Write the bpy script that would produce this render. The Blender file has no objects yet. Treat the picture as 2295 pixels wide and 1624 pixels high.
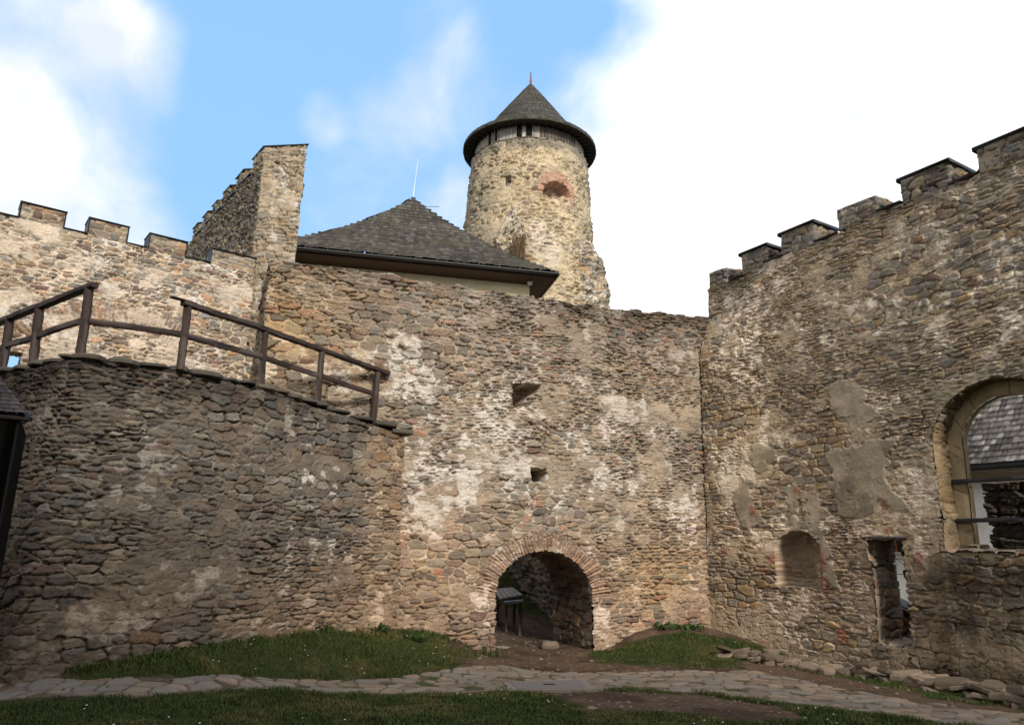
import bpy, math
import numpy as np
from mathutils import Matrix, Vector

# ------------------------------------------------------------------ camera
F, CX, CY = 1657.0, 1147.5, 812.0            # calibration of the photograph (2295 x 1624 units)
PIT, ROL = math.radians(13.7), math.radians(1.29)
CAM = np.array([0, 0, 2.33])
_f = np.array([0, math.cos(PIT), math.sin(PIT)]); _r0 = np.array([1, 0, 0.]); _u0 = np.array([0, -math.sin(PIT), math.cos(PIT)])
_R = math.cos(ROL) * _r0 + math.sin(ROL) * _u0; _U = -math.sin(ROL) * _r0 + math.cos(ROL) * _u0
scene = bpy.context.scene
cd = bpy.data.cameras.new('camera'); cam = bpy.data.objects.new('camera', cd)
scene.collection.objects.link(cam)
cam.matrix_world = Matrix([[_R[i], _U[i], -_f[i], CAM[i]] for i in range(3)] + [[0, 0, 0, 1]])
cd.sensor_width = 36; cd.lens = F / 2295 * 36; cd.clip_end = 3000; cd.clip_start = 0.05
scene.camera = cam

def ray(px, py): return _f + (px - CX) / F * _R + (CY - py) / F * _U
def hit(px, py, pt, az):
    a = math.radians(az); n = np.array([math.cos(a), -math.sin(a), 0]); d = ray(px, py)
    return CAM + d * (np.dot(np.array([pt[0], pt[1], 0]) - CAM * [1, 1, 0], n) / np.dot(d, n))
def dist(px, py, D): d = ray(px, py); return CAM + d * (D / d[1])
def atz(px, py, z): d = ray(px, py); return CAM + d * ((z - CAM[2]) / d[2])

# ------------------------------------------------------------------ light
SUN_AZ, SUN_EL = math.radians(157), math.radians(34)     # direction towards the sun, behind the camera and to the right
sdir = Vector((math.sin(SUN_AZ) * math.cos(SUN_EL), math.cos(SUN_AZ) * math.cos(SUN_EL), math.sin(SUN_EL)))
sl = bpy.data.lights.new('sun', 'SUN'); sun = bpy.data.objects.new('sun', sl); scene.collection.objects.link(sun)
sl.energy = 2.6; sl.angle = math.radians(11); sl.color = (1.0, 0.93, 0.84)
sun.rotation_euler = sdir.to_track_quat('Z', 'Y').to_euler()
scene.view_settings.view_transform = 'Standard'; scene.view_settings.look = 'None'
scene.view_settings.exposure = 0.27; scene.view_settings.gamma = 1

W = bpy.data.worlds.new('World'); scene.world = W; W.use_nodes = True
nt = W.node_tree; nt.nodes.clear(); N = nt.nodes; Lk = nt.links
def node(tree, t, **kw):
    n = tree.nodes.new(t)
    for k, v in kw.items():
        if k.startswith('i_'): n.inputs[k[2:].replace('_', ' ')].default_value = v
        else: setattr(n, k, v)
    return n
def wm(op, a, b=None, c=None, clamp=False, tree=None):
    tree = tree or nt
    n = tree.nodes.new('ShaderNodeMath'); n.operation = op; n.use_clamp = clamp
    for i, x in enumerate((a, b, c)):
        if x is None: continue
        if isinstance(x, (int, float)): n.inputs[i].default_value = x
        else: tree.links.new(x, n.inputs[i])
    return n.outputs[0]
out = node(nt, 'ShaderNodeOutputWorld'); bg = node(nt, 'ShaderNodeBackground')
sky = node(nt, 'ShaderNodeTexSky'); sky.sky_type = 'NISHITA'; sky.sun_disc = False
sky.sun_elevation = SUN_EL; sky.sun_rotation = SUN_AZ; sky.ozone_density = 2.0; sky.dust_density = 0.6
tc = node(nt, 'ShaderNodeTexCoord')
nz = node(nt, 'ShaderNodeVectorMath', operation='NORMALIZE'); Lk.new(tc.outputs['Generated'], nz.inputs[0])
D3 = nz.outputs[0]
def wnoise(scale, detail, rough, dist_, off, stretch=(1, 1, 1)):
    mp = node(nt, 'ShaderNodeMapping'); mp.inputs['Location'].default_value = off; mp.inputs['Scale'].default_value = stretch
    Lk.new(D3, mp.inputs[0])
    n = node(nt, 'ShaderNodeTexNoise'); n.inputs['Scale'].default_value = scale; n.inputs['Detail'].default_value = detail
    n.inputs['Roughness'].default_value = rough; n.inputs['Distortion'].default_value = dist_
    Lk.new(mp.outputs[0], n.inputs['Vector']); return n.outputs['Fac']
def blob(px, py, rout, rin, amt):
    d = ray(px, py); d = d / np.linalg.norm(d)
    dp = node(nt, 'ShaderNodeVectorMath', operation='DOT_PRODUCT'); Lk.new(D3, dp.inputs[0]); dp.inputs[1].default_value = tuple(d)
    mr = node(nt, 'ShaderNodeMapRange', interpolation_type='SMOOTHSTEP')
    mr.inputs['From Min'].default_value = math.cos(math.radians(rout)); mr.inputs['From Max'].default_value = math.cos(math.radians(rin))
    mr.inputs['To Max'].default_value = amt
    Lk.new(dp.outputs['Value'], mr.inputs['Value']); return mr.outputs[0]
n1 = wnoise(5.5, 6, 0.55, 0.25, (3.1, 1.2, 0.4)); n2 = wnoise(2.0, 3, 0.5, 0.0, (7.7, 4.0, 2.0))
dens = wm('ADD', wm('MULTIPLY_ADD', n1, 2.1, -0.50), wm('MULTIPLY', n2, 0.5))
for b in [(2180, 330, 30, 4, 1.4), (1800, 0, 14, 2, 0.4), (2400, 0, 24, 8, 0.8), (-60, 130, 13, 3, .85), (40, 480, 11, 3, 0.62), (330, 640, 8, 2, 0.40), (230, 300, 4.5, 1, -.35),
          (980, 70, 4.5, 1, 0.22), (900, 260, 4.5, 1, 0.24), (720, 270, 2.5, .5, 0.28), (340, 85, 3.5, 0.5, 0.32), (250, 55, 3, 0.5, 0.25), (820, 430, 11, 2, 0.26), (1250, 240, 7, 1, .35),
          (1060, 520, 6, 1, .45), (1650, 500, 18, 5, .6), (1420, 560, 8, 2, .6), (330, 90, 6, 1, .2), (600, 120, 9, 3, -.25), (1200, 40, 6, 2, -.25), (520, 420, 6, 2, -.15)]:
    dens = wm('ADD', dens, blob(*b))
# the rest of the sky, which the photograph does not show, is mostly cloudy as well
dpb = node(nt, 'ShaderNodeVectorMath', operation='DOT_PRODUCT'); Lk.new(D3, dpb.inputs[0]); dpb.inputs[1].default_value = (0, -1, 0)
mrb = node(nt, 'ShaderNodeMapRange', interpolation_type='SMOOTHSTEP'); mrb.inputs['From Min'].default_value = -0.35; mrb.inputs['From Max'].default_value = 0.4; mrb.inputs['To Max'].default_value = 0.45
Lk.new(dpb.outputs['Value'], mrb.inputs['Value']); dens = wm('ADD', dens, mrb.outputs[0])
cl = node(nt, 'ShaderNodeMapRange', interpolation_type='SMOOTHSTEP'); cl.inputs['From Min'].default_value = 0.82; cl.inputs['From Max'].default_value = 2.0
Lk.new(dens, cl.inputs['Value'])
haze = node(nt, 'ShaderNodeMix', data_type='RGBA'); haze.inputs[0].default_value = 0.78
sk2 = node(nt, 'ShaderNodeMix', data_type='RGBA', blend_type='MULTIPLY'); sk2.inputs[0].default_value = 1; sk2.inputs[7].default_value = (1.5, 1.45, 1.3, 1)
Lk.new(sky.outputs[0], sk2.inputs[6]); Lk.new(sk2.outputs[2], haze.inputs[6]); haze.inputs[7].default_value = (3.5, 6.7, 11.2, 1)
n3 = wnoise(3.2, 6, 0.6, 0.2, (1.0, 9.0, 5.0))
cr = node(nt, 'ShaderNodeMix', data_type='RGBA'); cr.inputs[6].default_value = (7.7, 8.4, 9.4, 1); cr.inputs[7].default_value = (12.2, 12.0, 11.8, 1)
c3 = node(nt, 'ShaderNodeMapRange'); c3.inputs['From Min'].default_value = 0.40; c3.inputs['From Max'].default_value = 0.62; Lk.new(wm('ADD', n3, wm('MULTIPLY', cl.outputs[0], 0.08)), c3.inputs['Value'])
Lk.new(c3.outputs[0], cr.inputs[0])
mx = node(nt, 'ShaderNodeMix', data_type='RGBA'); Lk.new(cl.outputs[0], mx.inputs[0]); Lk.new(haze.outputs[2], mx.inputs[6]); Lk.new(cr.outputs[2], mx.inputs[7])
warm = node(nt, 'ShaderNodeMix', data_type='RGBA'); Lk.new(wm('MULTIPLY', mrb.outputs[0], 2.0, clamp=True), warm.inputs[0]); Lk.new(mx.outputs[2], warm.inputs[6]); warm.inputs[7].default_value = (11.0, 9.9, 8.9, 1)
Lk.new(warm.outputs[2], bg.inputs[0]); bg.inputs[1].default_value = 0.09
Lk.new(bg.outputs[0], out.inputs[0])

# ------------------------------------------------------------------ numeric noise
def hsh(i, j, s=0):
    i = np.asarray(i).astype(np.int64); j = np.asarray(j).astype(np.int64)
    x = (i * 374761393 + j * 668265263 + s * 2147483647 + 974634777) & 0xFFFFFFFF
    x = ((x ^ (x >> 13)) * 1274126177) & 0xFFFFFFFF
    x = ((x ^ (x >> 16)) * 2246822519) & 0xFFFFFFFF
    x = x ^ (x >> 15)
    return (x & 0xFFFFFF) / float(0x1000000)
def vn(x, y, s=0):
    xi = np.floor(x); yi = np.floor(y); fx = x - xi; fy = y - yi
    fx = fx * fx * (3 - 2 * fx); fy = fy * fy * (3 - 2 * fy)
    a = hsh(xi, yi, s); b = hsh(xi + 1, yi, s); c = hsh(xi, yi + 1, s); d = hsh(xi + 1, yi + 1, s)
    return (a + (b - a) * fx) * (1 - fy) + (c + (d - c) * fx) * fy
def fbm(x, y, s=0, o=4):
    t = 0; a = .5; n = 0
    for k in range(o):
        t = t + a * vn(x * 2 ** k + 17.3 * k, y * 2 ** k - 9.1 * k, s + k); n += a; a *= .55
    return t / n
def vn3(p, s):      # cheap 3-d noise from three 2-d ones
    return (vn(p[:, 0] + 3.7, p[:, 2] * 1.3 + p[:, 1], s) + vn(p[:, 1] - 5.1, p[:, 2] * 1.1 - p[:, 0], s + 1)) * .5
def ss(a, b, x): t = np.clip((x - a) / (b - a), 0, 1); return t * t * (3 - 2 * t)
def mixc(a, b, t): return a + (b - a) * t[:, None]

# ------------------------------------------------------------------ masonry
def cells(u, v, a, b, s, p=3.0, jit=.7, wmax=.28):
    j0 = np.floor(v / b); F1 = np.full(u.shape, 9.); F2 = F1.copy(); I = np.zeros(u.shape); J = I.copy(); DX = I.copy(); DY = I.copy()
    for dj in (-1, 0, 1):
        j = j0 + dj; off = hsh(j, j * 0 + 7, s) ; uu = u / a + off; i0 = np.floor(uu)
        for di in (-1, 0, 1):
            i = i0 + di
            cx = i + .5 + (hsh(i, j, s + 1) - .5) * jit; cy = j + .5 + (hsh(i, j, s + 2) - .5) * jit * .6
            dx = uu - cx; dy = v / b - cy; w = hsh(i, j, s + 3) ** 2 * wmax
            d = (np.abs(dx) ** p + np.abs(dy) ** p) ** (1 / p) - w
            n = d < F1
            F2 = np.where(n, F1, np.minimum(F2, d)); F1 = np.where(n, d, F1)
            I = np.where(n, i, I); J = np.where(n, j, J); DX = np.where(n, dx, DX); DY = np.where(n, dy, DY)
    return F2 - F1, I, J, DX, DY

PAL = {
 'warm': [(.36, .25, .145), (.30, .20, .12), (.24, .155, .10), (.33, .265, .17), (.25, .215, .155), (.21, .125, .095), (.40, .31, .20), (.19, .165, .135), (.42, .235, .12), (.27, .24, .20)],
 'grey': [(.25, .20, .14), (.21, .19, .15), (.30, .225, .13), (.16, .145, .125), (.20, .135, .10), (.33, .265, .165), (.24, .225, .19), (.18, .16, .15), (.29, .20, .11), (.27, .245, .20)],
 'red':  [(.33, .235, .16), (.29, .205, .14), (.22, .145, .11), (.34, .265, .18), (.25, .22, .175), (.36, .27, .185), (.20, .165, .135), (.34, .20, .135), (.29, .245, .175), (.33, .28, .205)],
 'dark': [(.20, .16, .12), (.15, .125, .10), (.205, .165, .12), (.13, .115, .10), (.17, .12, .095), (.23, .19, .14), (.15, .145, .13), (.20, .14, .095), (.12, .10, .085), (.25, .215, .17)],
 'ochre': [(.42, .32, .19), (.37, .27, .155), (.31, .235, .15), (.45, .37, .25), (.33, .28, .20), (.28, .21, .135), (.40, .34, .25), (.26, .225, .17), (.38, .26, .14), (.34, .31, .25)],
}
def masonry(u, v, S, seed):
    """S: style dict -> (height, colour) of rubble masonry at wall coordinates u, v in metres"""
    k = S.get('scale', 1.0)
    wu = u + (.05 * (vn(u * 3.1, v * 3.3, seed + 50) - .5) + .05 * (vn(u * 9, v * 11, seed + 51) - .5)) * k
    wv = v + (.16 * (vn(u * .55, v * .6, seed + 52) - .5) + .035 * (vn(u * 2.6, v * 5, seed + 53) - .5) + .022 * (vn(u * 11, v * 14, seed + 54) - .5)) * k
    reg = fbm(u * .35 / k, v * .7 / k, seed + 60, 3) + .10 * (vn(u * 1.7, v * 3, seed + 61) - .5)
    t1, t2 = S.get('mix', (.44, .58))
    lay = [(.28, .072), (.35, .112), (.33, .18)]
    E = np.zeros(u.shape); I = E.copy(); J = E.copy(); DX = E.copy(); DY = E.copy(); B = E.copy()
    for n, (a, b) in enumerate(lay):
        m = (reg < t1) if n == 0 else ((reg >= t1) & (reg < t2) if n == 1 else reg >= t2)
        if not m.any(): continue
        e, i, j, dx, dy = cells(wu[m], wv[m], a * k, b * k, seed + 10 * n, S.get('p', 4.2), .78, .32)
        E[m] = e * b * k * .75; I[m] = i + 1000 * n; J[m] = j; DX[m] = dx; DY[m] = dy; B[m] = b * k
    vs = None
    for (uc, vc, rx, ry, wd, a0, a1, th) in S.get('arcs', []):
        an = np.arctan2((v - vc) / ry, (u - uc) / rx); rr = np.hypot((u - uc) / rx, (v - vc) / ry)
        dr = (rr - 1) * (rx + ry) / 2
        aw = an + .008 * (vn(u * 6, v * 6, seed + 70) - .5) * 2
        q = aw * (rx + ry) / 2 / th; qi = np.floor(q + .35 * hsh(np.floor(q), 0 * q, seed + 71)); fq = np.abs(q + .35 * hsh(np.floor(q), 0 * q, seed + 71) - qi - .5)
        lim = wd * (.75 + .5 * hsh(qi, 0 * qi, seed + 72))
        m = (dr > -.3) & (dr < lim) & (an > a0) & (an < a1)
        E[m] = np.minimum((.5 - fq[m]) * th, (lim - dr)[m] * .5); I[m] = qi[m] + 9000; J[m] = 5; DX[m] = 0; DY[m] = 0; B[m] = th * 1.6
        vs = m if vs is None else (vs | m)
    r1 = hsh(I, J, seed + 80); r2 = hsh(I, J, seed + 81); r3 = hsh(I, J, seed + 82); r4 = hsh(I, J, seed + 83)
    fine = vn(u * 34, v * 38, seed + 90); fine2 = vn(u * 70, v * 75, seed + 91)
    E = E + (.012 * (fine - .5) + .009 * (fine2 - .5) + .010 * (vn(u * 15, v * 19, seed + 89) - .5)) * k
    mw = S.get('mw', .006) * (.2 + 1.9 * fbm(u * 1.3, v * 1.9, seed + 92, 3)) * k
    # mortar smeared over the stones
    sm = fbm(u * 1.1 / k, v * 1.5 / k, seed + 93, 5) + .22 * (fbm(u * 9, v * 13, seed + 94, 3) - .5)
    cov = S.get('cover', .60)
    if callable(cov): cov = cov(u, v)
    smear = ss(cov, cov + .10, sm)
    stone = ss(mw, mw + .011 * k, E) * (1 - smear * (1 - .55 * (r3 > .72)))
    if vs is not None: stone = np.where(vs, ss(.004, .014, E) * (1 - .75 * smear), stone)
    layer = vn(u * 5, v * 45, seed + 95)
    amp = S.get('amp', 1.0) * k
    prot = (.012 + .034 * r4 ** 1.5)
    hs = prot * ss(0, .016 * k, E - mw) + (r1 - .5) * .055 * DX + (r2 - .45) * .07 * DY + .009 * (layer - .5) + .008 * (fine - .5)
    crack = ss(.012, .0, np.abs(E - .002)) * ss(.40, .52, vn(u * 3.3, v * 9, seed + 88)) * (1 - .35 * smear)
    rg = np.abs(fbm(u * 6.5 / k, v * 15 / k, seed + 110, 4) - .5); flake = ss(.022, .0, rg) * ss(.38, .55, vn(u * 2.7, v * 3.9, seed + 111))
    open_j = ss(.50, .62, vn(u * 2.1, v * 4.5, seed + 96)) * S.get('open', .045)
    hm = .010 * (fbm(u * 14, v * 14, seed + 97, 3) - .5) + .014 * (fine2 - .5) - open_j * (1 - smear) * (1 - ss(0, .012, E)) + .014 * smear
    h = (hs * stone + hm * (1 - stone) - S.get('crack', .030) * crack - .016 * flake + .016 * (fbm(u * 9, v * 20, seed + 112, 3) - .5)) * amp
    # colour
    P = np.array(PAL[S.get('pal', 'warm')]); idx = (r1 * len(P)).astype(int) % len(P)
    c = P[idx] * (.62 + .72 * r2)[:, None]
    gr = c.mean(1)[:, None]; c = gr + (c - gr) * (.48 + .55 * r3)[:, None]
    c = c * (.74 + .34 * layer + .30 * fine + .16 * fine2 - .10)[:, None] * (1 - .38 * ss(.72, .88, vn(u * 4.5, v * 58, seed + 87)) * (r4 > .35))[:, None]
    c = mixc(c, c * .5 + np.array([.17, .16, .13]) * .8, ss(.5, .75, fbm(u * 3.5, v * 3.5, seed + 98, 3)) * .6)     # lichen and dust
    mc = np.array(S.get('mortar', (.44, .355, .25)))
    mcol = mc[None, :] * (.62 + .5 * fbm(u * 2.3, v * 2.3, seed + 99, 4) + .26 * fine2)[:, None]
    mcol = mixc(mcol, mcol * np.array([.86, .88, .92]), ss(.45, .6, vn(u * .8, v * .8, seed + 100)))
    c = mcol * (1 - stone)[:, None] + c * stone[:, None]
    c = c * (1 - .55 * crack)[:, None] * (1 - .38 * flake)[:, None]  # joint soil and crevice shade, both painted into the colour
    if vs is not None: c = mixc(c, np.array([.27, .165, .12])[None] * (.55 + .9 * r2)[:, None], vs * stone * .42)      # redder arch ring stones
    # white lime bloom
    wt = S.get('white', .1)
    if callable(wt): wt = wt(u, v)
    bl = .42 * fbm(u * 1.4, v * 1.8, seed + 101, 4) + .16 * vn(u * 7, v * 1.1, seed + 104) + .42 * fbm(u * 6.5, v * 10, seed + 102, 4) + .10 * (1 - stone)
    wm_ = ss(.70 - .215 * wt, .76 - .185 * wt, bl) * np.clip(wt * 4, 0, 1)
    c = mixc(c, np.array([.68, .63, .56]) * (.62 + .35 * fine + .3 * fine2)[:, None], wm_ * (.60 + .35 * ss(.4, .6, fbm(u * 3, v * 4, seed + 105, 3))))
    h = h + .006 * wm_
    # dark damp weathering, and dimness that some styles paint in
    gm = S.get('grime_shade')
    if gm is not None:
        g = gm(u, v) * (.45 + 1.1 * fbm(u * 3, v * .8, seed + 103, 4)); g = np.clip(g, 0, 1)
        c = mixc(c, c * np.array([.27, .26, .25]), g)
    tint = S.get('tint')
    if tint is not None: c = c * tint(u, v)
    hs_ = S.get('hook')
    if hs_ is not None: h, c = hs_(u, v, h, c, seed)
    return h, np.clip(c, 0.004, .85)

def brickish(u, v, S, seed):
    e, i, j, dx, dy = cells(u, v, .24, .075, seed, 6, .15, .05)
    r = hsh(i, j, seed + 5); fine = vn(u * 40, v * 40, seed)
    st = ss(.05, .12, e)
    c = np.array([.43, .165, .10])[None] * (.65 + .6 * r)[:, None]
    c = mixc(np.array([.5, .42, .34]) * np.ones((len(u), 1)), c, st) * (.8 + .35 * fine)[:, None]
    return .012 * st, c
def plaster(u, v, S, seed):
    f = fbm(u * 2.2, v * 2.2, seed, 5); g = vn(u * 40, v * 40, seed + 3)
    c = np.array(S.get('col', (.42, .37, .28)))[None] * (.72 + .5 * f + .1 * g)[:, None]
    return .02 * (f - .5) + .003 * g, c
def shingles(u, v, S, seed):
    a, b = S.get('size', (.14, .17)); j = np.floor(v / b); uu = u / a + hsh(j, j * 0, seed) ; i = np.floor(uu)
    fr = v / b - j; r = hsh(i, j, seed + 1); r2 = hsh(i, j, seed + 2)
    gap = np.minimum(uu - i, 1 - (uu - i))
    h = S.get('step', .035) * (1 - fr) * (.75 + .5 * r) + .010 * r2 - .02 * (gap < .07)
    base = np.array(S.get('col', (.10, .09, .08))); hi = np.array(S.get('hi', (.25, .24, .23)))
    t = ss(S.get('thr', .35), 1.15, r2 * .8 + .5 * (vn(u * 7, v * 14, seed + 4) - .3)) * S.get('mixv', 1.0)
    base = base[None] * (1 - .3 * ss(.5, .7, fbm(u * .5, v * 1.1, seed + 6, 4)))[:, None]; base = mixc(base, base * np.array([.98, 1.06, .85]), ss(.52, .7, fbm(u * .9, v * .6, seed + 7, 4)))
    c = mixc(base * (.6 + .8 * r)[:, None], hi * np.ones((len(u), 1)), t)
    c = c * (.75 + .5 * fbm(u * .8, v * .8, seed + 5, 3))[:, None] * (1 - .6 * ss(.20, .06, fr))[:, None] * (1 - .3 * (gap < .06))[:, None]  # row butts darkened: shading under each edge painted into the colour
    return h, c

# ------------------------------------------------------------------ mesh helpers
class Acc:
    def __init__(s): s.v = []; s.f = []; s.c = []; s.n = 0
    def add(s, v, f, c):
        v = np.asarray(v, float); f = np.asarray(f, np.int64)
        c = np.asarray(c, float); c = np.broadcast_to(c, (len(v), 3))
        s.v.append(v); s.f.append(f + s.n); s.c.append(c); s.n += len(v)
    def build(s, name, mat, parent=None, smooth=True, sharp=None):
        V = np.concatenate(s.v); me = bpy.data.meshes.new(name)
        q = [f for f in s.f if f.shape[1] == 4]; t = [f for f in s.f if f.shape[1] == 3]
        loops = []; starts = []; tot = []
        if q: Q = np.concatenate(q); loops.append(Q.ravel()); tot.append(np.full(len(Q), 4))
        if t: T = np.concatenate(t); loops.append(T.ravel()); tot.append(np.full(len(T), 3))
        loops = np.concatenate(loops); tot = np.concatenate(tot); starts = np.concatenate([[0], np.cumsum(tot)[:-1]])
        me.vertices.add(len(V)); me.vertices.foreach_set('co', V.ravel())
        me.loops.add(len(loops)); me.loops.foreach_set('vertex_index', loops.astype(np.int32))
        me.polygons.add(len(tot)); me.polygons.foreach_set('loop_start', starts.astype(np.int32)); me.polygons.foreach_set('loop_total', tot.astype(np.int32))
        me.polygons.foreach_set('use_smooth', np.full(len(tot), smooth))
        me.update(calc_edges=True); me.validate()
        ca = me.color_attributes.new('Col', 'FLOAT_COLOR', 'POINT')
        C = np.ones((len(V), 4)); C[:, :3] = np.concatenate(s.c); ca.data.foreach_set('color', C.ravel())
        me.materials.append(mat)
        if sharp: me.set_sharp_from_angle(angle=math.radians(sharp))
        o = bpy.data.objects.new(name, me); scene.collection.objects.link(o)
        if parent is not None: o.parent = parent
        return o
def tag(o, label, cat, group=None):
    o['label'] = label; o['category'] = cat
    if group: o['group'] = group
    return o
def structure(o, kind='structure'): o['kind'] = kind; return o
def thing(name, label, cat, loc=(0, 0, 0), group=None):
    o = bpy.data.objects.new(name, None); scene.collection.objects.link(o); o.location = loc
    o.empty_display_size = .1; tag(o, label, cat, group); return o

def warp3(P, a=.02):
    q = P * 3.1; w = np.stack([vn3(q, 301), vn3(q + 11.3, 311), vn3(q + 23.9, 321)], 1) - .5
    q = P * 13.; w2 = np.stack([vn3(q, 331), vn3(q + 7.3, 341), vn3(q + 13.9, 351)], 1) - .5
    return P + w * 2 * a + w2 * a * .5

def panel(acc, pos, lu, lv, res, S, seed=1, nrm=None, u0=0, v0=0, top=None, bot=None, cut=None, edge=.0, uo=0, vo=0, fn=masonry, warp=.02, resv=None, depth=None):
    """grid sheet over [u0, lu] x [v0, lv]; pos(u, v) -> xyz; nrm: constant normal or function"""
    nu = max(2, int(round((lu - u0) / res)) + 1); nv = max(2, int(round((lv - v0) / (resv or res))) + 1)
    U_, V_ = np.meshgrid(np.linspace(u0, lu, nu), np.linspace(v0, lv, nv)); u = U_.ravel(); v = V_.ravel()
    if top is not None: v = np.minimum(v, top(u))
    if bot is not None: v = np.maximum(v, bot(u))
    P = pos(u, v); n = nrm(u, v) if callable(nrm) else np.broadcast_to(np.asarray(nrm, float), P.shape)
    h, c = fn(u + uo, v + vo, S, seed)
    if edge > 0:
        t = top(u) if top is not None else lv
        e = np.minimum(np.minimum(u - u0, lu - u), np.minimum(v - v0, t - v)); h = h * ss(0, edge, e)
    if depth is not None:
        dd, c = depth(u, v, c); h = h - dd
    P = P + n * h[:, None]
    if warp: P = warp3(P, warp)
    idx = np.arange(nu * nv).reshape(nv, nu)
    f = np.stack([idx[:-1, :-1], idx[:-1, 1:], idx[1:, 1:], idx[1:, :-1]], -1).reshape(-1, 4)
    uc = (u[f[:, 0]] + u[f[:, 2]]) / 2; vc = (v[f[:, 0]] + v[f[:, 2]]) / 2
    keep = (np.abs(v[f[:, 2]] - v[f[:, 0]]) > 1e-5) | (np.abs(v[f[:, 3]] - v[f[:, 1]]) > 1e-5)
    if cut is not None: keep &= ~cut(uc, vc)
    f = f[keep]; used = np.zeros(len(P), bool); used[f.ravel()] = True; m = np.cumsum(used) - 1
    acc.add(P[used], m[f], c[used])

def quadpos(A, B, C_, D_):     # bilinear quad: A (u0 v0) B (u1 v0) C (u1 v1) D (u0 v1); u, v in metres
    A, B, C_, D_ = [np.asarray(x, float) for x in (A, B, C_, D_)]
    lu = max(np.linalg.norm(B - A), np.linalg.norm(C_ - D_)); lv = max(np.linalg.norm(D_ - A), np.linalg.norm(C_ - B))
    def pos(u, v):
        s = (u / lu)[:, None]; t = (v / lv)[:, None]
        return (A * (1 - s) + B * s) * (1 - t) + (D_ * (1 - s) + C_ * s) * t
    n = np.cross(B - A, D_ - A)
    if np.linalg.norm(n) < 1e-9: n = np.cross(C_ - B, D_ - B)
    return pos, lu, lv, n / np.linalg.norm(n)
def qpanel(acc, A, B, C_, D_, res, S, seed, **k):
    pos, lu, lv, n = quadpos(A, B, C_, D_); panel(acc, pos, lu, lv, res, S, seed, nrm=n, **k)

def stonebox(acc, foot, z0, z1, res, S, seed, bottom=False, warp=.02, backres=None):
    """closed masonry block over a plan quadrilateral (counter-clockwise seen from above)"""
    f = [np.array([*p, 0.]) for p in foot]; up0 = np.array([0, 0, z0]); zt = z1 if hasattr(z1, '__len__') else [z1] * 4
    uo = 0
    for k in range(4):
        a, b = f[k], f[(k + 1) % 4]
        qpanel(acc, a + up0, b + up0, b + [0, 0, zt[(k + 1) % 4]], a + [0, 0, zt[k]], res, S, seed, edge=.03, uo=uo, vo=z0, warp=warp)
        uo += np.linalg.norm(b - a)
    qpanel(acc, *[f[k] + [0, 0, zt[k]] for k in range(4)], max(res, .03), S, seed + 1, edge=.03, warp=warp)
    if bottom: qpanel(acc, f[0] + up0, f[3] + up0, f[2] + up0, f[1] + up0, max(res, .05), S, seed + 2, edge=.03, warp=warp)

def box(acc, c, ax, ay, az, hx, hy, hz, col, bev=.0):
    """oriented box with chamfered edges"""
    c = np.asarray(c, float); ax, ay, az = [np.asarray(a, float) / np.linalg.norm(a) for a in (ax, ay, az)]
    b = min(bev, hx * .9, hy * .9, hz * .9)
    if b <= 0:
        v = [c + ax * hx * x + ay * hy * y + az * hz * z for z in (-1, 1) for y in (-1, 1) for x in (-1, 1)]
        f = [(0, 2, 3, 1), (4, 5, 7, 6), (0, 1, 5, 4), (2, 6, 7, 3), (0, 4, 6, 2), (1, 3, 7, 5)]
        acc.add(v, f, col); return
    v = []; ids = {}
    for x in (-1, 1):
        for y in (-1, 1):
            for z in (-1, 1):
                for k in range(3):
                    q = [x * hx, y * hy, z * hz]
                    for m in range(3):
                        if m != k: q[m] -= (x, y, z)[m] * b
                    ids[(x, y, z, k)] = len(v); v.append(c + ax * q[0] + ay * q[1] + az * q[2])
    fq = []; ft = []
    for k in range(3):
        o1, o2 = [m for m in range(3) if m != k]
        for s in (-1, 1):
            r = []
            for a_, b_ in ((-1, -1), (1, -1), (1, 1), (-1, 1)):
                t = [0, 0, 0]; t[k] = s; t[o1] = a_; t[o2] = b_; r.append(ids[(*t, k)])
            fq.append(r if (s > 0) ^ (k == 1) else r[::-1])
            for a_ in (-1, 1):       # edge chamfers between face k=s and face o1=a_
                if k < o1:
                    t1 = [0, 0, 0]; t1[k] = s; t1[o1] = a_; e = []
                    for b_ in (-1, 1):
                        t1[o2] = b_; e.append((ids[(*t1, k)], ids[(*t1, o1)]))
                    fq.append([e[0][0], e[0][1], e[1][1], e[1][0]])
            for a_ in (-1, 1):
                if k < o2:
                    t1 = [0, 0, 0]; t1[k] = s; t1[o2] = a_; e = []
                    for b_ in (-1, 1):
                        t1[o1] = b_; e.append((ids[(*t1, k)], ids[(*t1, o2)]))
                    fq.append([e[0][0], e[0][1], e[1][1], e[1][0]])
    for x in (-1, 1):
        for y in (-1, 1):
            for z in (-1, 1): ft.append([ids[(x, y, z, k)] for k in range(3)])
    acc.add(v, fq, col); 
    base = acc.n - len(v); acc.f.append(np.asarray(ft) + base); acc.v.append(np.zeros((0, 3))); acc.c.append(np.zeros((0, 3)))

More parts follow.
